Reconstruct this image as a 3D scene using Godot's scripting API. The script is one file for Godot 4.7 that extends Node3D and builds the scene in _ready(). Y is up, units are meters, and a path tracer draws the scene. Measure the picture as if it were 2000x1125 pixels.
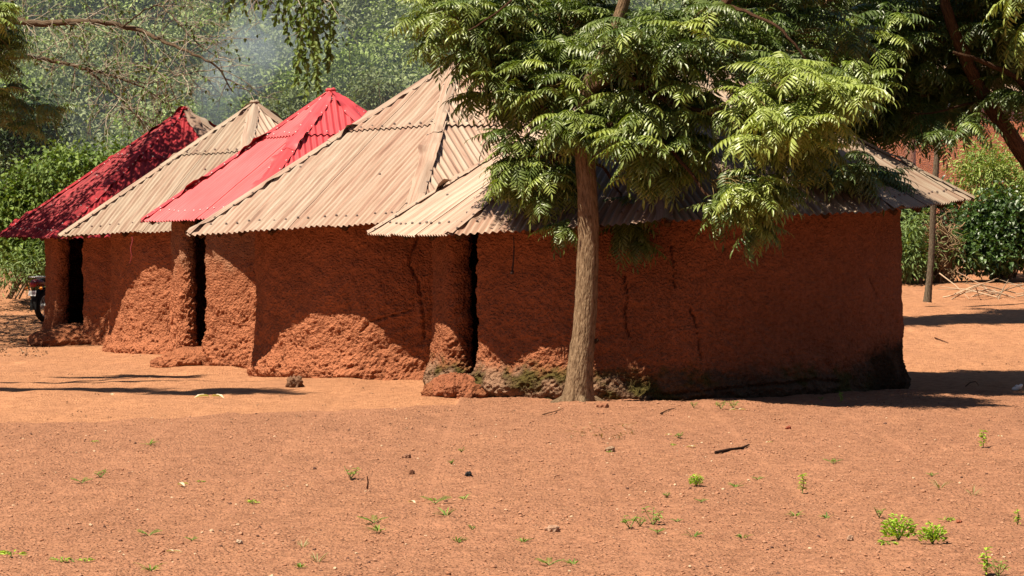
extends Node3D
# A row of five round mud huts under corrugated iron roofs, seen with a long lens across a yard of red earth.
# Metres, y up, the camera looks along -z. «D» below is the distance in front of the camera.

const F := 6667.0                       # focal length in photo pixels (2000 x 1125)
const EYE := Vector3(0, 1.95, 0)
var look := Basis()
var rng := RandomNumberGenerator.new()
var n_low := FastNoiseLite.new()
var n_mid := FastNoiseLite.new()
var n_ridge := FastNoiseLite.new()
var n_cell := FastNoiseLite.new()
var n_fine := FastNoiseLite.new()
var names := {}
var M := {}
var sun_to := Vector3(-0.457, 1.0, 0.33).normalized()


class Acc:                               # collects triangles for one mesh
	var v := PackedVector3Array()
	var n := PackedVector3Array()
	var c := PackedColorArray()
	var t := PackedVector2Array()
	var k := PackedInt32Array()

	func put(p: Vector3, nn: Vector3, col: Color, uv := Vector2.ZERO) -> int:
		v.append(p)
		n.append(nn)
		c.append(col)
		t.append(uv)
		return v.size() - 1

	func tri(a: Vector3, b: Vector3, d: Vector3, col: Color) -> void:
		var nn := (d - a).cross(b - a)
		if nn.length_squared() < 1e-16:
			return
		nn = nn.normalized()
		var s := v.size()
		put(a, nn, col, Vector2(a.x, a.y))
		put(b, nn, col, Vector2(b.x, b.y))
		put(d, nn, col, Vector2(d.x, d.y))
		k.append(s)
		k.append(s + 1)
		k.append(s + 2)

	func tube(pts: Array, rad: Array, sides: int, col: Color, rough := 0.0, noise: FastNoiseLite = null) -> void:
		var m := pts.size()
		if m < 2:
			return
		var side := Vector3.ZERO
		var first := v.size()
		var along := 0.0
		for i in m:
			var p: Vector3 = pts[i]
			var a: Vector3 = pts[maxi(i - 1, 0)]
			var b: Vector3 = pts[mini(i + 1, m - 1)]
			var tg := (b - a).normalized()
			if i == 0:
				side = tg.cross(Vector3(0.31, 0.2, 0.93)).normalized()
			else:
				side = (side - tg * side.dot(tg)).normalized()
				along += p.distance_to(pts[i - 1])
			var up := tg.cross(side)
			for j in sides + 1:
				var f := TAU * (j % sides) / sides
				var d := side * cos(f) + up * sin(f)
				var r: float = rad[i]
				if noise:
					var q := p + d * r
					r *= 1.0 + rough * noise.get_noise_3d(q.x, q.y * 0.5, q.z)
				put(p + d * r, d, col, Vector2(float(j) / sides, along))
		var w := sides + 1
		for i in m - 1:
			for j in sides:
				var a := first + i * w + j
				k.append_array(PackedInt32Array([a, a + w + 1, a + 1, a, a + w, a + w + 1]))
		for e in [0, m - 1]:             # close both ends
			var at := first + int(e) * w
			var cen := put(pts[e], (pts[e] - pts[1 if e == 0 else m - 2]).normalized(), col, Vector2(0.5, 0))
			for j in sides:
				if e == 0:
					k.append_array(PackedInt32Array([cen, at + j, at + j + 1]))
				else:
					k.append_array(PackedInt32Array([cen, at + j + 1, at + j]))

	# a leaf: base, two stations with a fold along the midrib, tip; bend drops the tip, sick bends it sideways
	func leaf(p: Vector3, dir: Vector3, up: Vector3, length: float, width: float, col: Color, bend := 0.25, sick := 0.0, fold := 0.25) -> void:
		var s := dir.cross(up)
		if s.length_squared() < 1e-8:
			s = dir.cross(Vector3(0.6, 0.1, 0.7))
		s = s.normalized()
		var u := s.cross(dir).normalized()
		var c1 := p + dir * length * 0.33 - u * bend * length * 0.08 + s * sick * length * 0.02
		var c2 := p + dir * length * 0.68 - u * bend * length * 0.38 + s * sick * length * 0.22
		var tip := p + dir * length * 0.97 - u * bend * length * 0.9 + s * sick * length * 0.55
		var e1 := s * width * 0.5
		var e2 := s * width * 0.42
		var f1 := u * width * fold
		tri(p, c1 - e1 + f1, c1, col)
		tri(p, c1, c1 + e1 + f1, col)
		tri(c1 - e1 + f1, c2 - e2 + f1, c1, col)
		tri(c2 - e2 + f1, c2, c1, col)
		tri(c1, c2, c2 + e2 + f1, col)
		tri(c1, c2 + e2 + f1, c1 + e1 + f1, col)
		tri(c2 - e2 + f1, tip, c2, col)
		tri(c2, tip, c2 + e2 + f1, col)

	func box(cen: Vector3, size: Vector3, col: Color, turn := Basis()) -> void:
		var h := size * 0.5
		for ax in 3:
			for sg in [-1.0, 1.0]:
				var nn := Vector3.ZERO
				nn[ax] = sg
				var a := Vector3.ZERO
				a[(ax + 1) % 3] = h[(ax + 1) % 3]
				var b := Vector3.ZERO
				b[(ax + 2) % 3] = h[(ax + 2) % 3]
				var o := nn * h[ax]
				var q := [o - a - b, o + a - b, o + a + b, o - a + b]
				var s := v.size()
				for w in q:
					put(cen + turn * w, turn * nn, col)
				if sg > 0:
					k.append_array(PackedInt32Array([s, s + 2, s + 1, s, s + 3, s + 2]))
				else:
					k.append_array(PackedInt32Array([s, s + 1, s + 2, s, s + 2, s + 3]))

	# lumpy rounded body: unit sphere stretched, pushed about by noise
	func lump(cen: Vector3, size: Vector3, col: Color, noise: FastNoiseLite, amount: float, freq: float, nu := 24, nv := 14, square := 1.0) -> void:
		var first := v.size()
		var pos := []
		for j in nv + 1:
			for i in nu + 1:
				var th := PI * j / nv
				var ph := TAU * (i % nu) / nu
				var d := Vector3(sin(th) * cos(ph), cos(th), sin(th) * sin(ph))
				var b := Vector3(signf(d.x) * pow(absf(d.x), square), signf(d.y) * pow(absf(d.y), square), signf(d.z) * pow(absf(d.z), square))
				var q := cen + b * size
				q += d * amount * noise.get_noise_3d(q.x * freq, q.y * freq, q.z * freq)
				pos.append(q)
		for j in nv + 1:
			for i in nu + 1:
				var l: Vector3 = pos[j * (nu + 1) + (i - 1 if i > 0 else nu - 1)]
				var r: Vector3 = pos[j * (nu + 1) + (i + 1 if i < nu else 1)]
				var a: Vector3 = pos[maxi(j - 1, 0) * (nu + 1) + i]
				var b: Vector3 = pos[mini(j + 1, nv) * (nu + 1) + i]
				var me: Vector3 = pos[j * (nu + 1) + i]
				var nn := (r - l).cross(b - a)
				nn = nn.normalized() if nn.length_squared() > 1e-14 else (me - cen).normalized()
				if nn.dot(me - cen) < 0:
					nn = -nn
				put(me, nn, col, Vector2(float(i) / nu, float(j) / nv))
		for j in nv:
			for i in nu:
				var a := first + j * (nu + 1) + i
				var b := a + nu + 1
				k.append_array(PackedInt32Array([a, b + 1, a + 1, a, b, b + 1]))

	# sheet of nu x nv points, already in v from «first»: normals along du x dv (or the other way round)
	func sheet(first: int, nu: int, nv: int, flip := false, closed := false) -> void:
		for j in nv:
			for i in nu:
				var l := first + j * nu + (i - 1 if i > 0 else (nu - 2 if closed else 0))
				var r := first + j * nu + (i + 1 if i < nu - 1 else (1 if closed else i))
				var a := first + maxi(j - 1, 0) * nu + i
				var b := first + mini(j + 1, nv - 1) * nu + i
				var nn := (v[r] - v[l]).cross(v[b] - v[a])
				if nn.length_squared() > 1e-18:
					nn = nn.normalized()
				else:
					nn = Vector3.UP
				n[first + j * nu + i] = -nn if flip else nn
		var kk := PackedInt32Array()
		kk.resize((nu - 1) * (nv - 1) * 6)
		var w := 0
		for j in nv - 1:
			for i in nu - 1:
				var a := first + j * nu + i
				var d := a + nu
				if flip:
					kk[w] = a
					kk[w + 1] = a + 1
					kk[w + 2] = d + 1
					kk[w + 3] = a
					kk[w + 4] = d + 1
					kk[w + 5] = d
				else:
					kk[w] = a
					kk[w + 1] = d + 1
					kk[w + 2] = a + 1
					kk[w + 3] = a
					kk[w + 4] = d
					kk[w + 5] = d + 1
				w += 6
		k.append_array(kk)

	func mesh() -> ArrayMesh:
		var arr := []
		arr.resize(Mesh.ARRAY_MAX)
		arr[Mesh.ARRAY_VERTEX] = v
		arr[Mesh.ARRAY_NORMAL] = n
		arr[Mesh.ARRAY_COLOR] = c
		arr[Mesh.ARRAY_TEX_UV] = t
		arr[Mesh.ARRAY_INDEX] = k
		var m := ArrayMesh.new()
		m.add_surface_from_arrays(Mesh.PRIMITIVE_TRIANGLES, arr)
		return m


# ---------------------------------------------------------------- names and places
func numbered(called: String) -> String:
	var k: int = names.get(called, -1) + 1
	names[called] = k
	return called if k == 0 else "%s_%03d" % [called, k]


func child_name(parent: Node, called: String) -> String:
	var key := "%d/%s" % [parent.get_instance_id(), called]
	var k: int = names.get(key, -1) + 1
	names[key] = k
	return called if k == 0 else "%s_%03d" % [called, k]


func thing(called: String, label: String, category: String, at := Vector3.ZERO, group := "") -> Node3D:
	var o := Node3D.new()
	o.name = numbered(called)
	add_child(o)
	o.position = at
	o.set_meta("label", label)
	o.set_meta("category", category)
	if group:
		o.set_meta("group", group)
	return o


func part(parent: Node3D, called: String, mesh: Mesh, mat: Material, stuff := false) -> MeshInstance3D:
	var o := MeshInstance3D.new()
	o.name = child_name(parent, called)
	o.mesh = mesh
	o.material_override = mat
	parent.add_child(o)
	if stuff:
		o.set_meta("kind", "stuff")
	return o


func single(called: String, mesh: Mesh, mat: Material, label: String, category: String, at := Vector3.ZERO, group := "") -> MeshInstance3D:
	var o := MeshInstance3D.new()
	o.name = numbered(called)
	o.mesh = mesh
	o.material_override = mat
	o.position = at
	add_child(o)
	o.set_meta("label", label)
	o.set_meta("category", category)
	if group:
		o.set_meta("group", group)
	return o


func structure(called: String, mesh: Mesh, mat: Material, label: String) -> MeshInstance3D:
	var o := MeshInstance3D.new()
	o.name = numbered(called)
	o.mesh = mesh
	o.material_override = mat
	add_child(o)
	o.set_meta("kind", "structure")
	o.set_meta("label", label)
	return o


func many(parent: Node3D, called: String, mesh: Mesh, mat: Material, at: Array, colors: Array) -> MultiMeshInstance3D:
	var mm := MultiMesh.new()
	mm.transform_format = MultiMesh.TRANSFORM_3D
	mm.use_colors = true
	mm.mesh = mesh
	mm.instance_count = at.size()
	for i in at.size():
		mm.set_instance_transform(i, at[i])
		mm.set_instance_color(i, colors[i])
	var o := MultiMeshInstance3D.new()
	o.name = child_name(parent, called) if parent != self else numbered(called)
	o.multimesh = mm
	o.material_override = mat
	parent.add_child(o)
	o.set_meta("kind", "stuff")
	return o


func at(px: float, py: float, d: float) -> Vector3:      # the point at distance d that the photo shows at that pixel
	return EYE + look * Vector3((px - 1000.0) / F * d, -(py - 562.5) / F * d, -d)


func pixel(p: Vector3) -> Vector3:
	var q := look.inverse() * (p - EYE)
	return Vector3(1000.0 + q.x / -q.z * F, 562.5 - q.y / -q.z * F, -q.z)


func on_ground(px: float, py: float) -> Vector3:         # where the line of sight meets the earth
	var d := 17.0
	while d < 90.0:
		var p := at(px, py, d)
		if p.y <= earth(p.x, -p.z):
			break
		d += 0.05
	var q := at(px, py, d)
	q.y = earth(q.x, -q.z)
	return q


func bump(x: float, d: float, cx: float, cd: float, rx: float, rd: float) -> float:
	var a := (x - cx) / rx
	var b := (d - cd) / rd
	var q := a * a + b * b
	return exp(-q) if q < 9.0 else 0.0


func path_edge(x: float) -> float:                       # where the brown soil of the foreground meets the swept path
	return 36.9 + (x + 0.7) * (1.05 if x > -2.8 else 0.85) + 0.25 * sin(x * 2.1) + 0.12 * sin(x * 5.3 + 1.0)


func earth(x: float, d: float) -> float:
	var h := -0.09 * smoothstep(41.0, 49.0, d) * (1.0 - smoothstep(2.5, 4.5, x))
	h += smoothstep(3.0, 5.2, x) * 0.034 * maxf(0.0, d - 42.0)
	h += (1.0 - smoothstep(-3.0, -1.0, x)) * 0.06 * maxf(0.0, d - 61.0)
	h = minf(h, 1.5)
	h += 0.035 * bump(x, d, 0.73, 36.9, 0.5, 0.6)             # round the foot of the tree
	h += 0.07 * bump(x, d, 4.0, 38.5, 1.6, 1.1) + 0.035 * bump(x, d, 2.4, 36.6, 0.9, 0.5)
	h += 0.07 * bump(x, d, -5.4, 38.6, 0.5, 1.2)
	h += 0.05 * bump(x, d, -2.9, 43.0, 0.8, 1.0)
	if d < 46.0 and absf(x) < 9.0:
		var soil := 1.0 - smoothstep(-0.35, 0.25, d - path_edge(x)) if x < -0.6 else 1.0 - smoothstep(39.0, 40.5, d) * smoothstep(3.5, 4.6, x)
		h += 0.022 * soil
		h += 0.034 * n_low.get_noise_2d(x * 0.9, d * 0.5) + (0.006 + 0.008 * soil) * n_mid.get_noise_2d(x * 0.7, d * 0.35)
		h += (0.002 + 0.008 * soil) * n_fine.get_noise_2d(x * 0.6, d * 0.45)
	else:
		h += 0.05 * n_low.get_noise_2d(x * 0.5, d * 0.5) + 0.015 * n_mid.get_noise_2d(x * 0.5, d * 0.5)
	return h


# ---------------------------------------------------------------- textures and materials
func noise(kind: int, freq: float, octaves: int, sd: int) -> FastNoiseLite:
	var q := FastNoiseLite.new()
	q.noise_type = kind
	q.frequency = freq
	q.fractal_octaves = octaves
	q.fractal_type = FastNoiseLite.FRACTAL_FBM if octaves > 1 else FastNoiseLite.FRACTAL_NONE
	q.seed = sd
	return q


# two noises mixed, then a ramp between colours
func picture(a: FastNoiseLite, b: FastNoiseLite, wa: float, w: int, h: int, ramp: Array, contrast := 1.0) -> ImageTexture:
	var da := a.get_seamless_image(w, h).get_data()
	var db := b.get_seamless_image(w, h).get_data()
	var lut := []
	for i in 256:
		var x := clampf((i / 255.0 - 0.5) * contrast + 0.5, 0.0, 1.0) * (ramp.size() - 1)
		var k := mini(int(x), ramp.size() - 2)
		var c: Color = ramp[k].lerp(ramp[k + 1], x - k)
		lut.append([int(c.r * 255), int(c.g * 255), int(c.b * 255)])
	var out := PackedByteArray()
	out.resize(w * h * 3)
	for i in w * h:
		var x := int(da[i] * wa + db[i] * (1.0 - wa))
		var c: Array = lut[x]
		out[i * 3] = c[0]
		out[i * 3 + 1] = c[1]
		out[i * 3 + 2] = c[2]
	return ImageTexture.create_from_image(Image.create_from_data(w, h, false, Image.FORMAT_RGB8, out))


func grey(x: float) -> Color:
	return Color(x, x, x)


func mat(nm: String, rough := 0.9, spec := 0.3) -> StandardMaterial3D:
	var m := StandardMaterial3D.new()
	m.resource_name = nm
	m.vertex_color_use_as_albedo = true
	m.roughness = rough
	m.metallic_specular = spec
	m.cull_mode = BaseMaterial3D.CULL_DISABLED
	M[nm] = m
	return m


func world_maps(m: StandardMaterial3D, color: Texture2D, height: Texture2D, scale: float, relief_cm: float) -> void:
	m.uv1_triplanar = true
	m.uv1_world_triplanar = true
	m.uv1_scale = Vector3.ONE * scale
	m.albedo_texture = color
	if height:
		m.heightmap_enabled = true
		m.heightmap_texture = height
		m.heightmap_scale = relief_cm


func materials() -> void:
	var S := FastNoiseLite.TYPE_SIMPLEX_SMOOTH
	var C := FastNoiseLite.TYPE_CELLULAR
	var V := FastNoiseLite.TYPE_VALUE
	var cell := noise(C, 0.05, 2, 5)
	cell.cellular_return_type = FastNoiseLite.RETURN_DISTANCE
	var cell2 := noise(C, 0.022, 3, 8)
	cell2.cellular_return_type = FastNoiseLite.RETURN_DISTANCE2_SUB
	var soil_c := picture(noise(S, 0.008, 5, 11), noise(V, 0.35, 2, 12), 0.6, 1024, 1024, [Color(0.66, 0.62, 0.6), Color(0.9, 0.89, 0.88), Color(1, 1, 1)])
	var soil_h := picture(noise(S, 0.03, 5, 13), cell, 0.55, 1024, 1024, [grey(0), grey(1)], 1.3)
	var mud_c := picture(noise(S, 0.012, 5, 21), noise(V, 0.2, 3, 22), 0.6, 1024, 1024, [Color(0.62, 0.56, 0.53), Color(0.9, 0.88, 0.87), Color(1, 0.99, 0.97)])
	var mud_h := picture(noise(S, 0.02, 5, 23), cell2, 0.55, 1024, 1024, [grey(0), grey(1)], 1.4)
	world_maps(mat("soil", 0.95, 0.2), soil_c, soil_h, 0.75, 3.2)
	world_maps(mat("mud", 0.95, 0.2), mud_c, mud_h, 1.2, 4.5)
	world_maps(mat("stone", 0.9, 0.3), mud_c, mud_h, 2.5, 1.0)
	world_maps(mat("litter", 0.85, 0.3), soil_c, null, 3.0, 0.0)
	# roofs: streaks that run down the slope
	var s1 := noise(S, 0.006, 4, 31)
	var s2 := noise(S, 0.03, 5, 32)
	var old := picture(s1, s2, 0.5, 512, 512, [Color(0.74, 0.64, 0.58), Color(0.85, 0.74, 0.67), Color(0.9, 0.83, 0.76), Color(0.92, 0.87, 0.81), Color(0.87, 0.72, 0.64)], 1.3)
	var mo := mat("old_iron", 0.62, 0.4)
	mo.albedo_texture = old
	mo.uv1_scale = Vector3(1.9, 0.09, 1)
	mo.metallic = 0.05
	mo.detail_enabled = true
	mo.detail_blend_mode = BaseMaterial3D.BLEND_MODE_MUL
	mo.detail_albedo = picture(noise(S, 0.02, 5, 33), noise(V, 0.3, 2, 34), 0.7, 512, 512, [Color(0.84, 0.78, 0.74), Color(0.98, 0.97, 0.96), Color(1, 1, 1)], 1.2)
	var redp := picture(s1, s2, 0.45, 512, 512, [Color(0.8, 0.74, 0.74), Color(0.93, 0.9, 0.9), Color(1, 1, 1)], 1.1)
	var mr := mat("red_iron", 0.5, 0.4)
	mr.albedo_texture = redp
	mr.uv1_scale = Vector3(1.2, 0.12, 1)
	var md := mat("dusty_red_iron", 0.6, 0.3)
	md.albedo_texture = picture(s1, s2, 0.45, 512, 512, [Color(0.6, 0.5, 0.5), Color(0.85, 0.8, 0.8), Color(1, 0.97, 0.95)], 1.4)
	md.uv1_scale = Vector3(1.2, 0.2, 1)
	mat("nail", 0.4, 0.5)
	# bark and wood
	var bk_c := picture(noise(S, 0.02, 5, 41), noise(V, 0.15, 3, 42), 0.55, 512, 512, [Color(0.5, 0.44, 0.38), Color(0.88, 0.85, 0.8), Color(1, 0.98, 0.94)], 1.3)
	var bk := mat("bark", 0.9, 0.25)
	bk.albedo_texture = bk_c
	bk.uv1_scale = Vector3(2, 0.55, 1)
	bk.heightmap_enabled = true
	bk.heightmap_texture = picture(noise(S, 0.025, 4, 43), cell2, 0.4, 512, 512, [grey(0), grey(1)], 1.5)
	bk.heightmap_scale = 1.8
	mat("twig", 0.9, 0.25)
	for nm in ["leaf", "dull_leaf"]:
		var lf := mat(nm, 0.43 if nm == "leaf" else 0.6, 0.57 if nm == "leaf" else 0.35)
		lf.backlight_enabled = true
		lf.backlight = Color(0.7, 0.75, 0.4)
	for i in 4:
		var lf: StandardMaterial3D = M["leaf"].duplicate()
		lf.albedo_color = [Color(0.15, 0.21, 0.042), Color(0.215, 0.28, 0.058), Color(0.3, 0.36, 0.08), Color(0.095, 0.145, 0.03)][i].linear_to_srgb()
		M["frond_%d" % i] = lf
	mat("plain", 0.6, 0.4)
	mat("gloss", 0.25, 0.5)
	mat("rubber", 0.85, 0.3)


func leaf_green(lo := 0.0, hi := 1.0) -> Color:
	var k := rng.randf_range(lo, hi)
	var c := Color(0.08, 0.125, 0.027).lerp(Color(0.31, 0.37, 0.082), k * k)
	return c * rng.randf_range(0.85, 1.15)


func _ready() -> void:
	rng.seed = 7
	# camera
	look = Basis(Vector3.RIGHT, -atan(122.5 / F))
	var cam := Camera3D.new()
	cam.name = "camera"
	cam.position = EYE
	cam.basis = look
	cam.fov = rad_to_deg(2.0 * atan(562.5 / F))
	cam.near = 0.5
	cam.far = 1500.0
	cam.current = true
	add_child(cam)
	# sky
	var sky_mat := ProceduralSkyMaterial.new()
	sky_mat.sky_top_color = Color(0.52, 0.65, 0.84)
	sky_mat.sky_horizon_color = Color(0.42, 0.46, 0.47)
	sky_mat.sky_curve = 0.15
	sky_mat.ground_bottom_color = Color(0.35, 0.25, 0.18)
	sky_mat.ground_horizon_color = Color(0.6, 0.55, 0.48)
	sky_mat.sky_energy_multiplier = 0.5
	var env := Environment.new()
	env.background_mode = Environment.BG_SKY
	env.sky = Sky.new()
	env.sky.sky_material = sky_mat
	env.tonemap_mode = Environment.TONE_MAPPER_LINEAR
	env.tonemap_exposure = 2.1
	env.sdfgi_enabled = true
	env.ssao_enabled = true
	env.ssil_enabled = true
	env.volumetric_fog_enabled = true
	env.volumetric_fog_density = 0.0
	var we := WorldEnvironment.new()
	we.name = "world_environment"
	we.environment = env
	add_child(we)
	# sun: high, from the left and a little behind the camera
	var sun := DirectionalLight3D.new()
	sun.name = "sun"
	sun.light_color = Color(1.0, 0.95, 0.86)
	sun.light_energy = 1.6
	sun.light_angular_distance = 0.5
	sun.shadow_enabled = true
	sun.basis = Basis.looking_at(-sun_to, Vector3.UP)
	add_child(sun)

	n_low = noise(FastNoiseLite.TYPE_SIMPLEX_SMOOTH, 0.8, 3, 1)
	n_mid = noise(FastNoiseLite.TYPE_SIMPLEX_SMOOTH, 4.0, 3, 2)
	n_ridge = noise(FastNoiseLite.TYPE_SIMPLEX_SMOOTH, 8.0, 3, 3)
	n_ridge.fractal_type = FastNoiseLite.FRACTAL_RIDGED
	n_cell = noise(FastNoiseLite.TYPE_CELLULAR, 11.0, 2, 4)
	n_cell.cellular_return_type = FastNoiseLite.RETURN_DISTANCE
	n_fine = noise(FastNoiseLite.TYPE_SIMPLEX_SMOOTH, 22.0, 3, 6)
	materials()
	make_ground()
	make_huts()
	make_trees()
	make_background()
	make_motorcycle()
	make_yard()


# ---------------------------------------------------------------- the ground
func lines(spans: Array) -> PackedFloat32Array:          # [from, to, step] runs joined into one list
	var out := PackedFloat32Array()
	for s in spans:
		var x: float = s[0]
		while x < s[1] - s[2] * 0.5:
			out.append(x)
			x += s[2]
	out.append(spans[-1][1])
	return out


func make_ground() -> void:
	var xs := lines([[-400, -60, 34], [-60, -12, 3], [-12, -7, 0.25], [-7, 7, 0.026], [7, 12, 0.25], [12, 60, 3], [60, 400, 34]])
	var ds := lines([[-60, 12, 6], [12, 18, 0.5], [18, 32, 0.036], [32, 45, 0.055], [45, 66, 0.16], [66, 84, 0.4], [84, 120, 3], [120, 700, 40]])
	var g := Acc.new()
	var nx := xs.size()
	var nd := ds.size()
	g.v.resize(nx * nd)
	g.n.resize(nx * nd)
	g.c.resize(nx * nd)
	g.t.resize(nx * nd)
	var brown := Color(0.37, 0.18, 0.107)
	var pale := Color(0.5, 0.245, 0.132)
	for j in nd:
		var d := ds[j]
		for i in nx:
			var x := xs[i]
			var q := j * nx + i
			g.v[q] = Vector3(x, earth(x, d), -d)
			var swept: float
			if d < 30.0:
				swept = 0.0
			elif x < -0.6:
				swept = smoothstep(-0.3, 0.35, d - path_edge(x) + 0.25 * n_mid.get_noise_2d(x, d))
			else:
				swept = smoothstep(38.8, 40.2, d) * smoothstep(3.2, 4.5, x)
			var k := n_low.get_noise_2d(x * 1.3 + 40.0, d * 0.5)
			var col := brown.lerp(pale, clampf(swept * (0.9 + 0.3 * k) + 0.25 * k * (1.0 - swept), 0.0, 1.0))
			var m := n_mid.get_noise_2d(x * 0.6, d * 0.25 + 9.0)
			col *= 1.0 + 0.1 * m + 0.07 * n_low.get_noise_2d(x * 0.7 + 80.0, d * 0.3)
			g.c[q] = col
	g.sheet(0, nx, nd)
	var o := structure("ground", g.mesh(), M.soil, "bare red earth of the yard, swept paler along the huts")
	o.set_meta("category", "ground")
	# the slope behind, under the thicket
	var h := Acc.new()
	var hx := lines([[-60, 60, 1.5]])
	var hd := lines([[76, 130, 1.2], [130, 300, 20]])
	for d in hd:
		for x in hx:
			var y := 0.9 + 0.42 * (minf(d, 130.0) - 78.0) + 1.1 * n_low.get_noise_2d(x * 0.12, d * 0.12)
			h.put(Vector3(x, y if d < 290 else -2.0, -d), Vector3.UP, Color(0.075, 0.085, 0.04))
	h.sheet(0, hx.size(), hd.size())
	structure("hillside", h.mesh(), M.soil, "hillside rising behind the huts under dense growth")


# ---------------------------------------------------------------- the huts
func dir_of(a: float) -> Vector3:                        # a: angle from the side that faces the camera, right positive
	return Vector3(sin(a), 0, cos(a))


func roof_y(hut: Dictionary, p: Vector3) -> float:       # height of the roof plane above a point of the hut
	var best := 1e9
	for f in hut.facets:
		var nn: Vector3 = f.n
		var y: float = hut.apex.y - (nn.x * (p.x - hut.apex.x) + nn.z * (p.z - hut.apex.z)) / nn.y
		best = minf(best, y)
	return best


func crack_depth(list: Array, s: float, y: float) -> float:
	var out := 0.0
	for c in list:
		var pts: Array = c.pts
		if y < c.lo or y > c.hi or s < c.l or s > c.r:
			continue
		for i in pts.size() - 1:
			var a: Vector2 = pts[i]
			var b: Vector2 = pts[i + 1]
			var me := Vector2(s + 0.03 * n_mid.get_noise_2d(s * 1.5, y * 1.5), y)
			var q := Geometry2D.get_closest_point_to_segment(me, a, b)
			var dd := q.distance_to(me)
			var ww: float = c.w * (0.75 + 0.9 * n_fine.get_noise_2d(s * 0.5, y * 0.5))
			if dd < ww:
				out = maxf(out, 1.0 - dd / ww)
	return out


func hut_wall(hut: Dictionary) -> ArrayMesh:
	var r: float = hut.r
	var thick: float = hut.thick
	var a0: float = deg_to_rad(hut.door_right)
	var a1: float = deg_to_rad(hut.door_left) + TAU
	var rt := thick * 0.5
	a0 += rt / r
	a1 -= rt / r
	var fine: float = 0.0155 * hut.D / 40.0
	var path := []                                        # [point, normal, finely built]
	var a := a0
	while a < a1:
		path.append([dir_of(a) * r, dir_of(a), 1.0])
		a += (fine if cos(a) > -0.14 else 0.13) / r
	for i in 27:
		var f := PI * i / 26.0
		var tn := Vector3(cos(a1), 0, -sin(a1))
		var nn := dir_of(a1) * cos(f) + tn * sin(f)
		path.append([dir_of(a1) * (r - rt) + nn * rt, nn, 1.0])
	a = a1 - 0.04
	while a > a0 + 0.04:
		path.append([dir_of(a) * (r - thick), -dir_of(a), 0.0])
		a -= 0.13 / r
	for i in 27:
		var f := PI * i / 26.0
		var tn := Vector3(cos(a0), 0, -sin(a0))
		var nn := -dir_of(a0) * cos(f) - tn * sin(f)
		path.append([dir_of(a0) * (r - rt) + nn * rt, nn, 1.0])
	path.append(path[0])
	var rows := int(2.75 / fine)
	var g := Acc.new()
	var n := path.size()
	g.v.resize(n * rows)
	g.n.resize(n * rows)
	g.c.resize(n * rows)
	g.t.resize(n * rows)
	var cen: Vector3 = hut.at
	for i in n:
		var p: Vector3 = path[i][0]
		var nn: Vector3 = path[i][1]
		var top := roof_y(hut, p) - 0.05
		var ang := atan2(p.x, p.z)
		for j in rows:
			var y := lerpf(-0.3, top, float(j) / (rows - 1))
			var w := cen + p + Vector3(0, y, 0)
			var base := exp(-maxf(y, 0.0) / 0.22)
			var q := Vector3.ZERO
			var col: Color
			var lo := n_low.get_noise_3d(w.x * 0.9, w.y * 0.9, w.z * 0.9)
			var mi := n_mid.get_noise_3d(w.x * 0.8, w.y, w.z * 0.8)
			var out: float = 0.035 * lo + 0.02 * mi + hut.flare * base
			var tone := 1.0 + 0.16 * lo + 0.12 * mi
			if path[i][2] > 0.5:
				var rg := n_ridge.get_noise_3d(w.x * 1.2, w.y * 1.7, w.z * 1.2)
				var ce := n_cell.get_noise_3d(w.x * 1.15, w.y * 1.6, w.z * 1.15)
				var wear: float = hut.rough * (0.7 + 0.6 * (1.0 - smoothstep(0.5, 1.5, y)) + 0.5 * lo)
				if i > n - 40 or (absf(p.length() - (r - rt)) < rt * 0.98):
					wear += 0.5
				wear += hut.eroded * (1.0 - smoothstep(0.25, 0.5, y + 0.2 * mi))
				out += wear * (0.016 * rg + 0.015 * ce + 0.012 * mi - 0.006)
				tone *= 1.0 + 0.12 * rg * wear
				out += hut.eroded * (0.075 * smoothstep(0.02, 0.14, y) * (1.0 - smoothstep(0.2, 0.42, y + 0.15 * mi)) * (0.6 + lo) - 0.04 * (1.0 - smoothstep(0.0, 0.06, y)))
				var cr: float = crack_depth(hut.cracks, ang * r, y)
				out -= 0.07 * cr
			col = hut.mud * tone
			# dried splash, grey crust and moss that grow up from the foot
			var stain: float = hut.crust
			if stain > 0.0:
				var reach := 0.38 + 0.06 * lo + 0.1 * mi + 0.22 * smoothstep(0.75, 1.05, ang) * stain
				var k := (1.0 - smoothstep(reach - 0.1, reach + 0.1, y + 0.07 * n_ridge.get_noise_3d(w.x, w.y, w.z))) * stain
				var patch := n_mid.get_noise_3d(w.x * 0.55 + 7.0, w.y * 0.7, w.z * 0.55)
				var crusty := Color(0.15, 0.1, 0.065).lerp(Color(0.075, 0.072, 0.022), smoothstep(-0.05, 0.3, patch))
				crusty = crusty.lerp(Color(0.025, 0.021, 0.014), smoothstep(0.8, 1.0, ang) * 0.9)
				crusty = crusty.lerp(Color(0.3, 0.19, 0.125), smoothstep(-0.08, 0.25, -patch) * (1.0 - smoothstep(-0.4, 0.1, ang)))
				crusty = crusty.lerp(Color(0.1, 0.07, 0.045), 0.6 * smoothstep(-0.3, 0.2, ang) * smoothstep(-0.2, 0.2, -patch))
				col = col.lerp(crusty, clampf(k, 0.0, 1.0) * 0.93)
			# paler wash near the top of some walls
			col = col.lerp(Color(0.33, 0.19, 0.12), hut.wash * smoothstep(1.3, 1.7, y + 0.3 * mi) * 0.7)
			g.v[j * n + i] = p + Vector3(0, y, 0) + nn * out
			g.c[j * n + i] = col
	g.sheet(0, n, rows, false, true)
	return g.mesh()


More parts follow.
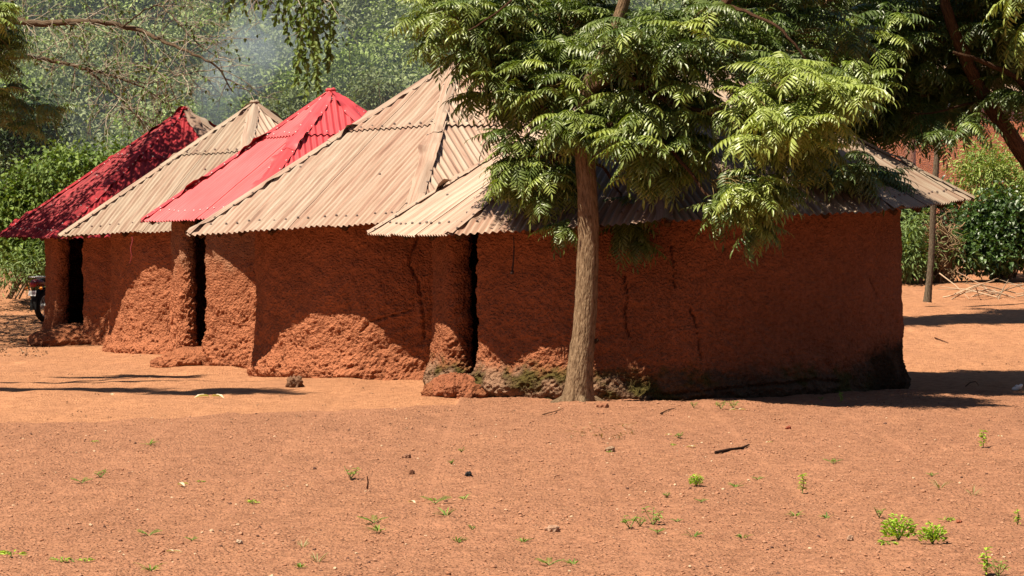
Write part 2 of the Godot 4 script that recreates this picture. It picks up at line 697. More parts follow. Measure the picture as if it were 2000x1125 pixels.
func roof_sheets(hut: Dictionary, roof: Node3D) -> void:
	var pitch := 0.092
	var nails := []
	for f in hut.facets:
		var A: Vector3 = f.a
		var e: Vector3 = f.e
		var s: Vector3 = f.s
		var nn: Vector3 = f.n
		var L: float = f.len
		var H: float = f.high
		var ta: float = f.foot
		var seen: bool = nn.z > -0.25
		var lap: float = H * rng.randf_range(0.56, 0.66)
		var t0 := 0.0
		var k := 0
		while t0 < L - 0.05:
			var wd := minf(pitch * 9.0, L - t0)
			if L - t0 - wd < 0.3:
				wd = L - t0
			var t1 := minf(L, t0 + wd + (pitch if t0 + wd < L else 0.0))
			for row in 2:
				var lo := -0.05 + rng.randf_range(-0.016, 0.014) if row == 0 else lap
				var hi := lap + 0.14 if row == 0 else H
				var step := pitch / (8.0 if seen else 4.0)
				var cols := []
				var t := t0
				while t <= t1 + 1e-4:
					var vm := H * (t / ta if t < ta else (L - t) / (L - ta))
					if minf(hi, vm) > lo + 0.015 or (row == 0 and vm < lo + 0.02):
						cols.append([t, minf(hi, maxf(vm, lo + 0.012))])
					t += step
				if cols.size() < 4:
					continue
				var m := 14 if seen else 3
				var g := Acc.new()
				var tint: Color = f.tint * rng.randf_range(0.9, 1.08)
				tint = tint.lerp(f.tint2, rng.randf() * 0.7)
				var off := Vector2(rng.randf() * 7.0, rng.randf() * 7.0)
				var skew := rng.randf_range(-0.012, 0.012)
				var lift := 0.004 + 0.007 * (k % 2)
				for j in m:
					for cc in cols:
						var tt: float = cc[0]
						var vv := lerpf(lo + skew * (tt - t0) * 3.0, cc[1], float(j) / (m - 1))
						var z := 0.0145 * cos(TAU * tt / pitch) + lift
						if row == 1:
							z += 0.011 + 0.012 * exp(-(vv - lo) / 0.12)
						var p := A + e * tt + s * vv
						var w: Vector3 = hut.at + p
						z += 0.014 * n_low.get_noise_3d(w.x * 1.5, w.y * 1.5, w.z * 1.5)
						if row == 0:
							z += 0.012 * exp(-(vv + 0.05) / 0.15) * n_mid.get_noise_3d(w.x * 0.6, 3.0, w.z * 0.6)
						var trough := 0.5 - 0.5 * cos(TAU * tt / pitch)      # tint turns darker and browner towards the troughs
						g.put(p + nn * z, nn, tint.lerp(tint * Color(0.72, 0.66, 0.62), trough * 0.5 * f.trough_tint), Vector2(tt, vv) + off)
				g.sheet(0, cols.size(), m)
				part(roof, "roof_sheet", g.mesh(), f.mat)
				if seen:                                   # nails along the foot of each sheet
					for q in 4:
						var tt := t0 + (q + 0.5) * wd / 4.0
						tt = roundf(tt / pitch) * pitch
						var vv := lo + (0.22 if row == 0 else 0.06) + rng.randf_range(-0.02, 0.02)
						var vm := H * (tt / ta if tt < ta else (L - tt) / (L - ta))
						if vv < vm - 0.05:
							nails.append([A + e * tt + s * vv + nn * (0.031 + (0.02 if row == 1 else 0.0)), nn])
					if row == 0:
						for q in 3:
							var tt := t0 + rng.randf() * wd
							tt = roundf(tt / pitch) * pitch
							var vv := rng.randf_range(0.3, lap)
							var vm := H * (tt / ta if tt < ta else (L - tt) / (L - ta))
							if vv < vm - 0.1 and rng.randf() < 0.22:
								nails.append([A + e * tt + s * vv + nn * 0.031, nn])
			t0 += wd
			k += 1
	# caps folded over the hips, a little sprung in places
	var nf: int = hut.facets.size()
	for i in nf:
		var f: Dictionary = hut.facets[i]
		var g0: Dictionary = hut.facets[(i + nf - 1) % nf]
		var C: Vector3 = f.a
		var apex: Vector3 = hut.apex
		var n0: Vector3 = g0.n
		var n1: Vector3 = f.n
		if n0.z < -0.4 and n1.z < -0.4:
			continue
		var up := (n0 + n1).normalized()
		var along := (apex - C).normalized()
		var length := C.distance_to(apex)
		var s0 := (n0.cross(along)).normalized()
		if s0.dot(g0.e) > 0:
			s0 = -s0
		var s1 := (along.cross(n1)).normalized()
		if s1.dot(f.e) < 0:
			s1 = -s1
		var parts := 2
		for q in parts:
			var c0 := -0.03 + (length * 0.52 if q == 1 else 0.0)
			var c1 := length * 0.58 if q == 0 else length + 0.02
			var g := Acc.new()
			var wdt := rng.randf_range(0.085, 0.12)
			var m := 30
			var tint: Color = f.tint.lerp(f.tint2, rng.randf() * 0.6) * rng.randf_range(0.85, 1.0)
			var off := Vector2(rng.randf() * 5.0, rng.randf() * 5.0)
			for j in m:
				var u := lerpf(c0, c1, float(j) / (m - 1))
				var w: Vector3 = hut.at + C + along * u
				var spring := maxf(0.0, n_mid.get_noise_3d(w.x * 0.35, w.y * 0.35 + 5.0, w.z * 0.35) - 0.14) * 0.2
				var spring2 := maxf(0.0, n_mid.get_noise_3d(w.x * 0.35 + 30.0, w.y * 0.35, w.z * 0.35) - 0.14) * 0.2
				var wv := wdt * (1.0 + 0.12 * n_ridge.get_noise_3d(w.x, w.y, w.z))
				var o := C + along * u + up * (0.034 + 0.008 * q)
				var fade := minf(1.0, (length - u) / 0.5 + 0.3)
				var prof := [o + s0 * wv * fade - up * 0.004 + n0 * spring, o + s0 * wv * 0.45 * fade + n0 * spring * 0.3, o + s0 * 0.02 + up * 0.012, o + s1 * 0.02 + up * 0.012, o + s1 * wv * 0.45 * fade + n1 * spring2 * 0.3, o + s1 * wv * fade - up * 0.004 + n1 * spring2]
				for x in prof.size():
					g.put(prof[x], up, tint, Vector2(x * 0.05, u) + off)
			g.sheet(0, 6, m)
			part(roof, "hip_cap", g.mesh(), f.mat)
			for j in 9:
				var u := lerpf(c0 + 0.1, c1 - 0.05, j / 8.0)
				if u < length - 0.1:
					nails.append([C + along * u + s1 * wdt * 0.8 + n1 * 0.036, n1])
					if j % 2:
						nails.append([C + along * (u + 0.05) + s0 * wdt * 0.8 + n0 * 0.036, n0])
	var g := Acc.new()
	var nr := 0.013 if hut.nail.r > 0.3 else 0.016
	for x in nails:
		var p: Vector3 = x[0]
		var nn: Vector3 = x[1]
		var sd := nn.cross(Vector3.RIGHT).normalized()
		var tt := nn.cross(sd)
		for q in 6:
			var u0 := sd * cos(TAU * q / 6) + tt * sin(TAU * q / 6)
			var u1 := sd * cos(TAU * (q + 1) / 6) + tt * sin(TAU * (q + 1) / 6)
			g.tri(p + nn * 0.012, p + u0 * nr, p + u1 * nr, hut.nail)
			g.tri(p + u0 * nr, p + u0 * nr * 1.1 - nn * 0.02, p + u1 * nr, hut.nail)
	part(roof, "nail_heads", g.mesh(), M.nail, true)
	# cap at the top
	var c := Acc.new()
	c.lump(hut.apex + Vector3(0, 0.03, 0), Vector3(0.085, 0.035, 0.085), hut.facets[0].tint * 0.9, n_mid, 0.03, 3.0, 16, 8)
	part(roof, "apex_cap", c.mesh(), hut.facets[0].mat)


func hut(h: Dictionary) -> void:
	var D: float = h.D
	var cx: float = (h.px - 1000.0) / F * D
	h.r = h.rpx / F * D
	h.at = Vector3(cx, h.gy, -D)
	var ap := at(h.apex_px.x, h.apex_px.y, D)
	h.apex = ap - h.at
	h.facets = []
	var cs := []
	for c in h.corners:                                  # [angle, radius, height over the eye's level]
		var p: Vector3 = dir_of(deg_to_rad(c[0])) * float(c[1])
		p.y = EYE.y + c[2] - h.gy
		cs.append(p)
	for i in cs.size():
		var a: Vector3 = cs[i]
		var b: Vector3 = cs[(i + 1) % cs.size()]
		var e := (b - a).normalized()
		var nn := e.cross(h.apex - a).normalized()
		if nn.y < 0:
			nn = -nn
		var s := nn.cross(e)
		if s.dot(h.apex - a) < 0:
			s = -s
		var lookup: Array = h.sheets[i % h.sheets.size()]
		h.facets.append({"a": a, "b": b, "e": e, "s": s, "n": nn, "len": a.distance_to(b), "high": (h.apex - a).dot(s), "foot": (h.apex - a).dot(e), "mat": M[lookup[0]], "trough_tint": 0.25 if lookup[0] == "red_iron" else 1.0, "tint": lookup[1], "tint2": lookup[2]})
	# cracks given as photo pixels, turned into lengths round the wall
	var list := []
	for c in h.crack_px:
		var pts := []
		for q in c[1]:
			var sx: float = clampf((q.x - h.px) / h.rpx, -0.99, 0.99)
			var ang := asin(sx)
			pts.append(Vector2(ang * h.r, EYE.y - (q.y - 440.0) / F * (D - cos(ang) * h.r) - h.gy))
		var d := {"w": c[0], "pts": pts, "lo": 1e9, "hi": -1e9, "l": 1e9, "r": -1e9}
		for q in pts:
			d.lo = minf(d.lo, q.y - 0.05)
			d.hi = maxf(d.hi, q.y + 0.05)
			d.l = minf(d.l, q.x - 0.05)
			d.r = maxf(d.r, q.x + 0.05)
		list.append(d)
	h.cracks = list
	var o := thing("mud_hut", h.label, "hut", h.at, "round mud huts in a row")
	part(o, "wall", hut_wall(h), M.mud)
	var roof := Node3D.new()
	roof.name = "roof"
	o.add_child(roof)
	roof_sheets(h, roof)
	# rafters: rough poles from the wall out to the eaves
	var nf: int = h.facets.size()
	for i in nf:
		var f: Dictionary = h.facets[i]
		if f.n.z < -0.5:
			continue
		for u in [0.02, 0.36, 0.7]:
			var foot: Vector3 = f.a.lerp(f.b, u)
			var from: Vector3 = foot.lerp(h.apex, 0.82)
			var g := Acc.new()
			var pts := []
			var rd := []
			for q in 9:
				var p: Vector3 = foot.lerp(from, q / 8.0 + 0.012) - f.n * 0.085
				p += Vector3(n_low.get_noise_2d(i * 9.0 + u, q * 0.5), n_low.get_noise_2d(i * 5.0 + 40 + u, q * 0.5), 0) * 0.02
				pts.append(p)
				rd.append(0.042 + 0.008 * n_mid.get_noise_2d(q * 0.3, i * 3.0 + u))
			g.tube(pts, rd, 8, Color(0.2, 0.11, 0.06))
			part(o, "rafter", g.mesh(), M.bark)
	# threshold of packed clay in the doorway
	if h.step.size():
		var am: float = deg_to_rad((h.door_left + h.door_right) * 0.5)
		var st: Array = h.step
		var g := Acc.new()
		var p: Vector3 = dir_of(am + st[4]) * (h.r + float(st[0]))
		g.lump(p + Vector3(0, st[2] * 0.25, 0), Vector3(st[1], st[2] * 0.75, st[3]), h.mud, n_ridge, 0.05, 0.6, 110, 70, 0.95)
		for q in 3:
			var e := p + Vector3(rng.randf_range(-0.26, 0.3), 0.0, rng.randf_range(0.0, 0.25))
			g.lump(e, Vector3(rng.randf_range(0.12, 0.24), st[2] * rng.randf_range(0.35, 0.7), rng.randf_range(0.12, 0.2)), h.mud * rng.randf_range(0.85, 1.0), n_ridge, 0.05, 0.9, 50, 34, 0.9)
		part(o, "doorstep", g.mesh(), M.mud)
		g = Acc.new()
		g.lump(dir_of(am) * (h.r - h.thick * 0.5), Vector3(0.42, st[5], 0.42), h.mud, n_mid, 0.03, 0.7, 40, 24, 0.6)
		part(o, "door_sill", g.mesh(), M.mud)


func make_huts() -> void:
	var cream := Color(0.475, 0.45, 0.432)
	var rosy := Color(0.465, 0.36, 0.325)
	var greyish := Color(0.36, 0.335, 0.31)
	var tan_a := ["old_iron", cream, rosy]
	var tan_b := ["old_iron", Color(0.44, 0.41, 0.38), greyish]
	var red := ["red_iron", Color(0.58, 0.075, 0.085), Color(0.52, 0.065, 0.08)]
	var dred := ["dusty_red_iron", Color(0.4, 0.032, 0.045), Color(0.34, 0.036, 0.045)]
	var mud := Color(0.38, 0.15, 0.079)
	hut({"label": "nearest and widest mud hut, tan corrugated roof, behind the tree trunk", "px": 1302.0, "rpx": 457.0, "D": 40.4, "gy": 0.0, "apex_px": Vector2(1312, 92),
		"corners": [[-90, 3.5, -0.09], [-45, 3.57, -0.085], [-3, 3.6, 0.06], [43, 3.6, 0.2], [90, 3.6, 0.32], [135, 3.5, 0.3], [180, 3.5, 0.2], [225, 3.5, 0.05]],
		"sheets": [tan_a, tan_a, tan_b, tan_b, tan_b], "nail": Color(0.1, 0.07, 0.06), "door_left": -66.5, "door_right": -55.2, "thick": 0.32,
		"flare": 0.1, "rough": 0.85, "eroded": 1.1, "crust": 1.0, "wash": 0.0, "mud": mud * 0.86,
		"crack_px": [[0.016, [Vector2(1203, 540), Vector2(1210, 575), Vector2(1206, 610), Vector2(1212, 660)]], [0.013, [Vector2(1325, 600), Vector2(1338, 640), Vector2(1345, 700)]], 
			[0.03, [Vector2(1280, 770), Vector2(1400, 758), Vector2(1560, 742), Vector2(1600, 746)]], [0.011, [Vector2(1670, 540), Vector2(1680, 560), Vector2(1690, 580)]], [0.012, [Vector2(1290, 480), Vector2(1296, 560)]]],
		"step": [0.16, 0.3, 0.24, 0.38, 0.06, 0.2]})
	hut({"label": "second mud hut, large tan corrugated roof, blank cracked wall left of the tree", "px": 890.0, "rpx": 390.0, "D": 45.7, "gy": -0.06, "apex_px": Vector2(893, 118),
		"corners": [[-67.4, 3.71, -0.1], [-8, 3.71, 0.06], [52, 3.6, 0.12], [112, 3.6, 0.12], [172, 3.6, 0.05], [232, 3.6, -0.05]],
		"sheets": [tan_a, tan_a, tan_b], "nail": Color(0.1, 0.07, 0.06), "door_left": 150.0, "door_right": 166.0, "thick": 0.3,
		"flare": 0.13, "rough": 0.9, "eroded": 0.9, "crust": 0.0, "wash": 0.0, "mud": mud * 1.02,
		"crack_px": [[0.026, [Vector2(826, 458), Vector2(812, 500), Vector2(811, 520), Vector2(825, 545), Vector2(832, 580), Vector2(838, 620), Vector2(838, 660)]], [0.012, [Vector2(720, 650), Vector2(735, 630), Vector2(760, 622), Vector2(815, 606)]]],
		"step": []})
	hut({"label": "middle mud hut under the bright red roof", "px": 648.0, "rpx": 311.0, "D": 50.8, "gy": -0.09, "apex_px": Vector2(647, 180),
		"corners": [[-82, 2.78, 0.08], [-22, 3.05, 0.14], [38, 3.05, 0.15], [98, 2.9, 0.15], [158, 2.9, 0.1], [218, 2.9, 0.1]],
		"sheets": [red], "nail": Color(0.5, 0.42, 0.42), "door_left": -63.5, "door_right": -49.8, "thick": 0.26,
		"flare": 0.1, "rough": 1.25, "eroded": 0.6, "crust": 0.0, "wash": 0.9, "mud": mud * 1.03, "crack_px": [], "step": [0.1, 0.36, 0.2, 0.4, 0.0, 0.28]})
	hut({"label": "fourth mud hut, small tan roof between the two red roofs", "px": 498.0, "rpx": 280.0, "D": 55.4, "gy": -0.1, "apex_px": Vector2(498, 203),
		"corners": [[-70, 3.2, -0.16], [-3, 3.0, 0.0], [60, 3.0, 0.1], [120, 3.0, 0.1], [180, 3.0, 0.0], [235, 3.0, -0.1]],
		"sheets": [tan_b, tan_a, tan_b], "nail": Color(0.14, 0.08, 0.07), "door_left": 150.0, "door_right": 166.0, "thick": 0.3,
		"flare": 0.16, "rough": 1.25, "eroded": 0.6, "crust": 0.0, "wash": 0.0, "mud": mud * 1.04, "crack_px": [], "step": []})
	hut({"label": "farthest mud hut at the left, shaded dark red roof", "px": 360.0, "rpx": 270.0, "D": 60.1, "gy": -0.1, "apex_px": Vector2(360, 216),
		"corners": [[-85, 3.21, -0.17], [-38, 3.2, -0.2], [34, 3.1, -0.05], [72, 3.1, 0.0], [110, 3.1, 0.0], [155, 3.1, 0.0], [200, 3.1, -0.1], [240, 3.1, -0.15]],
		"sheets": [dred, dred, ["old_iron", Color(0.25, 0.21, 0.19), Color(0.3, 0.22, 0.19)], tan_b, dred], "nail": Color(0.4, 0.33, 0.32), "door_left": -58.5, "door_right": -41.5, "thick": 0.28,  # third facet is old iron, its shade tinted into the grey-brown
		"flare": 0.08, "rough": 1.0, "eroded": 0.5, "crust": 0.0, "wash": 0.0, "mud": mud * 0.97, "crack_px": [], "step": [0.05, 0.62, 0.26, 0.5, 0.0, 0.36]})
	# what hangs from two of the eaves
	var g := Acc.new()
	var p := at(1003, 462, 37.75)
	g.tube([p, at(1004, 480, 37.76), at(1003, 505, 37.76), at(1001, 528, 37.77)], [0.008, 0.007, 0.009, 0.011], 6, Color(0.05, 0.03, 0.025))
	g.lump(at(1001, 532, 37.77), Vector3(0.022, 0.022, 0.02), Color(0.05, 0.03, 0.025), n_mid, 0.01, 3.0, 10, 8)
	single("cord", g.mesh(), M.twig, "dark knotted cord dangling from the eave left of the tree trunk", "cord")
	g = Acc.new()
	for i in 9:
		var q := at(258 - 0.4 * i + 1.5 * sin(i * 1.3), 462 + i * 6.5, 53.05)
		var w := 0.011 - 0.0007 * i
		g.put(q - Vector3(w, 0, 0), Vector3.BACK, Color(0.2, 0.03, 0.03))
		g.put(q + Vector3(0, 0, 0.008), Vector3.BACK, Color(0.2, 0.03, 0.03))
		g.put(q + Vector3(w, 0, 0), Vector3.BACK, Color(0.2, 0.03, 0.03))
	g.sheet(0, 3, 9, true)
	single("plastic_strip", g.mesh(), M.plain, "thin red strip hanging under the eave of the fourth hut", "strip")


# ---------------------------------------------------------------- trees
func frond(sd: int, pairs: int, droop: float) -> ArrayMesh:    # a feathered neem leaf one unit long, growing along +x
	var r := RandomNumberGenerator.new()
	r.seed = sd
	var g := Acc.new()
	var spine := []
	for i in 9:
		var u := i / 8.0
		spine.append(Vector3(u * (1.0 - 0.12 * droop * u), 0.1 * u - droop * 0.42 * u * u, 0.06 * sin(u * 2.0 + sd)))
	g.tube(spine, [0.011, 0.01, 0.009, 0.008, 0.007, 0.006, 0.005, 0.004, 0.002], 3, Color(0.9, 1.0, 0.5))
	for i in pairs:
		for sgn in [-1.0, 1.0]:
			var u := 0.12 + 0.86 * (i + (0.25 if sgn > 0 else 0.0)) / pairs
			var x := u * 8.0
			var k := mini(int(x), 7)
			var p: Vector3 = spine[k].lerp(spine[k + 1], x - k)
			var tg: Vector3 = (spine[k + 1] - spine[k]).normalized()
			var spread := lerpf(1.15, 0.5, u * u) + r.randf_range(-0.12, 0.12)
			var d := (tg * cos(spread) + Vector3(0, -0.12 - 0.25 * r.randf(), sgn).normalized() * sin(spread)).normalized()
			var l := 0.27 * (0.72 + 0.5 * sin(PI * minf(u + 0.12, 1.0))) * r.randf_range(0.85, 1.1)
			var up := Vector3(r.randf_range(-0.25, 0.25), 1, r.randf_range(-0.3, 0.3) + sgn * 0.25).normalized()
			g.leaf(p, d, up, l, l * r.randf_range(0.2, 0.26), Color.WHITE * r.randf_range(0.8, 1.12), r.randf_range(0.15, 0.5), sgn * r.randf_range(0.3, 0.7), 0.2)
	var tip: Vector3 = spine[8]
	g.leaf(tip, (spine[8] - spine[7]).normalized(), Vector3.UP, 0.26, 0.055, Color.WHITE, 0.3, 0.2, 0.2)
	return g.mesh()


func twig_line(a: Vector3, b: Vector3, sag: float, steps := 5) -> Array:
	var out := []
	for i in steps + 1:
		var u := float(i) / steps
		out.append(a.lerp(b, u) + Vector3(0, sag * 4.0 * u * (1.0 - u), 0))
	return out


func taper(a: float, b: float, n: int) -> Array:
	var out := []
	for i in n:
		out.append(lerpf(a, b, i / float(n - 1)))
	return out


func px_line(list: Array, wobble := 0.0) -> Array:      # [px, py, D] stops joined by a smooth curve
	var c := Curve3D.new()
	var pts := []
	for q in list:
		pts.append(at(q[0], q[1], q[2]))
	for i in pts.size():
		var a: Vector3 = pts[maxi(i - 1, 0)]
		var b: Vector3 = pts[mini(i + 1, pts.size() - 1)]
		c.add_point(pts[i], (a - b) * 0.16, (b - a) * 0.16)
	c.bake_interval = 0.06
	var out := []
	var n := maxi(4, int(c.get_baked_length() / 0.1))
	for i in n + 1:
		var p := c.sample_baked(c.get_baked_length() * i / n, true)
		if wobble > 0 and i > 0:
			p += Vector3(n_mid.get_noise_3d(p.x, p.y, p.z), n_mid.get_noise_3d(p.x + 20, p.y, p.z), n_mid.get_noise_3d(p.x, p.y + 20, p.z)) * wobble
		out.append(p)
	return out


# A crown from lobes [px, py, D, rx px, ry px, rz m, tufts, darkest, lightest, size]; feathered leaves hang in tufts from the ends of twigs.
# The tufts nearest the camera become single leaves, the rest one mass.
func crown(o: Node3D, lobes: Array, hub: Vector3, singles: int, fronds: Array, twig_col: Color) -> void:
	var tuft := []
	var tw := Acc.new()
	for l in lobes:
		var c := at(l[0], l[1], l[2])
		var r := Vector3(l[3] / F * l[2], l[4] / F * l[2], l[5])
		var root := c + (hub - c) * 0.25
		for i in l[6]:
			var d := Vector3(rng.randfn(), rng.randfn(), rng.randfn()).normalized()
			var p := c + d * r * pow(rng.randf(), 0.4)
			var out: Vector3 = p - root
			out.y *= 0.5
			out = (out.normalized() + Vector3(0, 0.15, 0)).normalized()
			tuft.append([p, out, l[7], l[8], l[9]])
			var from := root.lerp(p, rng.randf_range(0.1, 0.5)) + Vector3(0, -0.05, 0)
			if l[6] > 14 or i == 0:
				tw.tube(twig_line(from, p, 0.05), taper(0.009, 0.003, 6), 4, twig_col)
	part(o, "twigs", tw.mesh(), M.twig, true)
	var all := []
	for t in tuft:
		var n := rng.randi_range(5, 8)
		var a0 := rng.randf() * TAU
		for k in n:
			var az := a0 + TAU * k / n + rng.randf_range(-0.3, 0.3)
			var d := Vector3(cos(az), rng.randf_range(-0.75, 0.35), sin(az)).normalized()
			d = (d + t[1] * 0.55).normalized()
			var up := Vector3(rng.randf_range(-0.3, 0.3), 1, rng.randf_range(-0.3, 0.3))
			var zz := d.cross(up).normalized()
			var yy := zz.cross(d).normalized()
			var s: float = t[4] * rng.randf_range(0.75, 1.15)
			var tr := Transform3D(Basis(d * s, yy * s, zz * s), t[0] - d * 0.02)
			all.append([tr, leaf_green(t[2], t[3]), rng.randi() % fronds.size(), 0.0])
	for f in all:
		var q := pixel(f[0].origin + f[0].basis.x * 0.5)
		f[3] = q.z if q.x > -30 and q.x < 2030 and q.y > -20 and q.y < 1130 else 1e6
	all.sort_custom(func(x, y): return x[3] < y[3])
	var made := 0
	var rest := []
	for f in all:
		if made < singles and f[3] < 1e5:
			var m := 2 if f[1].g > 0.15 else 1 if f[1].g > 0.105 else 0 if f[1].g > 0.07 else 3
			var x := part(o, "feathered_leaf", fronds[f[2]], M["frond_%d" % m])
			x.transform = f[0]
			made += 1
		else:
			rest.append(f)
	for v in fronds.size():
		var tr := []
		var co := []
		for f in rest:
			if f[2] == v:
				tr.append(f[0])
				co.append(f[1])
		if tr.size():
			many(o, "foliage", fronds[v], M.leaf, tr, co)


func make_trees() -> void:
	var fronds := [frond(1, 8, 0.9), frond(2, 9, 1.2), frond(3, 8, 0.5)]
	var wood := Color(0.28, 0.2, 0.14)
	# the neem in front of the nearest hut
	var foot := at(1130, 786, 37.0)
	var o := thing("neem_tree", "neem tree with pale bare trunk standing in front of the nearest hut", "tree", foot)
	var line := px_line([[1128, 800, 37.0], [1131, 745, 37.0], [1139, 660, 37.0], [1146, 560, 37.0], [1149, 440, 37.0], [1144, 330, 37.0], [1139, 260, 37.0], [1150, 170, 37.0], [1190, 90, 36.9], [1230, -40, 36.8], [1250, -200, 36.8]])
	var g := Acc.new()
	var pts := []
	var rad := []
	var dense := []
	for i in line.size() - 1:                            # rings every few centimetres for the bark
		for q in 4:
			dense.append(line[i].lerp(line[i + 1], q / 4.0))
	for i in dense.size():
		var h: float = dense[i].y - 0.03
		pts.append(dense[i] - foot)
		rad.append(0.118 + 0.03 * exp(-maxf(h - 0.1, 0) / 0.5) + 0.07 * exp(-maxf(h, 0) / 0.09) - 0.012 * clampf((h - 1.0) / 2.0, 0, 1) - 0.05 * clampf((h - 2.8) / 1.8, 0, 1))
	for i in rad.size():                                 # swellings, and old scars where limbs were cut
		var hh: float = pts[i].y
		rad[i] *= 1.0 + 0.05 * n_low.get_noise_2d(hh * 1.6, 3.0)
		for sc in [0.62, 1.18, 1.9, 2.35]:
			rad[i] *= 1.0 + 0.07 * exp(-pow((hh - sc) / 0.035, 2.0))
	g.tube(pts, rad, 56, wood, 0.11, n_mid)
	part(o, "trunk", g.mesh(), M.bark)
	g = Acc.new()
	var stub := at(1158, 668, 36.98) - foot
	g.tube([stub, stub + Vector3(0.035, 0.012, 0.01), stub + Vector3(0.055, 0.03, 0.015)], [0.026, 0.024, 0.017], 12, Color(0.1, 0.065, 0.045), 0.25, n_fine)
	part(o, "branch_stub", g.mesh(), M.bark)
	for k in 6:                                          # roots that run out from the foot
		g = Acc.new()
		var a := k * TAU / 6 + rng.randf_range(-0.3, 0.3)
		var d := dir_of(a)
		g.tube([d * 0.06 + Vector3(0, 0.16, 0), d * 0.14 + Vector3(0, 0.05, 0), d * 0.24 + Vector3(0, 0.0, 0), d * 0.4 - Vector3(0, 0.05, 0)], [0.045, 0.05, 0.04, 0.02], 10, wood, 0.15, n_mid)
		part(o, "root", g.mesh(), M.bark)
	var limbs := [
		[[[1150, 175, 37.0], [1225, 130, 36.8], [1292, 88, 36.6], [1350, 62, 36.5], [1415, 8, 36.4], [1470, -60, 36.4]], 0.07, 0.045],
		[[[1143, 300, 37.0], [1100, 240, 37.1], [1040, 190, 37.5], [960, 110, 37.8], [900, 60, 37.8]], 0.045, 0.015],
		[[[1148, 250, 37.0], [1250, 240, 36.6], [1300, 280, 36.3], [1340, 330, 36.2], [1385, 385, 36.1]], 0.04, 0.014],
		[[[1180, 110, 36.9], [1290, 190, 36.5], [1420, 230, 36.2], [1560, 250, 36.0]], 0.045, 0.015],
		[[[1415, 12, 36.4], [1450, 20, 36.2], [1510, 48, 36.0], [1545, 80, 35.9], [1574, 118, 35.9]], 0.022, 0.012],
		[[[1146, 310, 37.0], [1110, 300, 37.2], [1060, 330, 37.4], [1020, 370, 37.5]], 0.025, 0.008],
		[[[1145, 320, 37.0], [1180, 330, 37.3], [1215, 390, 37.5], [1225, 450, 37.5]], 0.02, 0.006],
		[[[1000, 0, 36.9], [960, 30, 36.9], [915, 62, 36.9]], 0.012, 0.008]]
	for l in limbs:
		g = Acc.new()
		pts = []
		for p in px_line(l[0], 0.03):
			pts.append(p - foot)
		g.tube(pts, taper(l[1], l[2], pts.size()), 9, Color(0.15, 0.085, 0.055), 0.1, n_mid)
		part(o, "branch", g.mesh(), M.bark)
	var lobes := [
		[930, 40, 37.8, 130, 85, 0.7, 52, 0.2, 0.95, 0.42], [1010, 120, 37.8, 120, 95, 0.6, 46, 0.2, 0.9, 0.42],
		[1080, 30, 37.8, 150, 80, 0.7, 46, 0.2, 0.9, 0.42], [1150, 150, 37.3, 170, 70, 0.4, 52, 0.3, 1.0, 0.42],
		[1290, 170, 36.6, 130, 100, 0.6, 48, 0.35, 1.0, 0.42], [1045, 330, 37.4, 78, 75, 0.3, 30, 0.3, 0.95, 0.4], [1125, 232, 36.85, 60, 40, 0.2, 16, 0.3, 0.95, 0.4],
		[1000, 285, 37.5, 45, 45, 0.3, 10, 0.3, 0.9, 0.38], [1270, 280, 36.6, 80, 70, 0.5, 30, 0.3, 0.95, 0.42],
		[1325, 310, 36.6, 55, 45, 0.4, 10, 0.1, 0.7, 0.4], [1465, 385, 36.1, 75, 65, 0.5, 30, 0.25, 0.85, 0.4],
		[1470, 225, 36.0, 65, 70, 0.6, 20, 0.3, 0.95, 0.42], [1575, 195, 35.8, 120, 90, 0.8, 50, 0.3, 1.0, 0.42],
		[1590, 265, 36.4, 95, 50, 0.5, 16, 0.2, 0.8, 0.42], [1222, 440, 37.5, 42, 60, 0.15, 14, 0.0, 0.6, 0.38],
		[1100, 440, 37.3, 12, 16, 0.1, 3, 0.3, 0.8, 0.34], [1660, 320, 37.6, 55, 30, 0.4, 8, 0.0, 0.4, 0.42], [1690, 345, 38.7, 65, 32, 0.3, 14, 0.0, 0.35, 0.4], [1590, 335, 37.9, 45, 30, 0.3, 8, 0.0, 0.4, 0.4],
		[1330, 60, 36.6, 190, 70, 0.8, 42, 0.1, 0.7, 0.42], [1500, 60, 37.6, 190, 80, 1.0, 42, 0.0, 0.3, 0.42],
		[1330, -90, 37.9, 260, 70, 0.7, 60, 0.2, 0.9, 0.45], [1560, -170, 37.2, 150, 80, 0.8, 26, 0.2, 0.8, 0.48]]
	for l in lobes:                                      # crown parts are placed from the foot
		pass
	crown_at(o, foot, lobes, at(1150, 170, 37.0), 290, fronds)
	# the darker tree whose trunk stands outside the frame on the right
	foot = at(2190, 800, 41.5)
	foot.y = earth(foot.x, 41.5)
	o = thing("neem_tree", "dark shaded neem tree leaning in from the right edge, trunk outside the frame", "tree", foot)
	var stems := [
		[[[2190, 820, 41.5], [2150, 600, 41.5], [2080, 420, 41.4], [2000, 305, 41.3], [1965, 250, 41.2], [1925, 195, 41.2], [1890, 120, 41.0], [1850, 20, 40.8], [1820, -120, 40.8]], 0.16, 0.05, "trunk"],
		[[[2080, 420, 41.4], [2060, 300, 41.2], [2000, 170, 41.0], [1940, 130, 40.6], [1860, 100, 40.4]], 0.06, 0.02, "branch"],
		[[[2060, 300, 41.2], [2060, 100, 41.0], [2030, -100, 40.6]], 0.07, 0.03, "branch"],
		[[[1925, 195, 41.2], [1880, 205, 41.0], [1830, 220, 40.8], [1780, 222, 40.8]], 0.02, 0.008, "branch"]]
	for l in stems:
		g = Acc.new()
		pts = []
		for p in px_line(l[0], 0.03):
			pts.append(p - foot)
		g.tube(pts, taper(l[1], l[2], pts.size()), 12, Color(0.13, 0.075, 0.05), 0.08, n_mid)
		part(o, l[3], g.mesh(), M.bark)
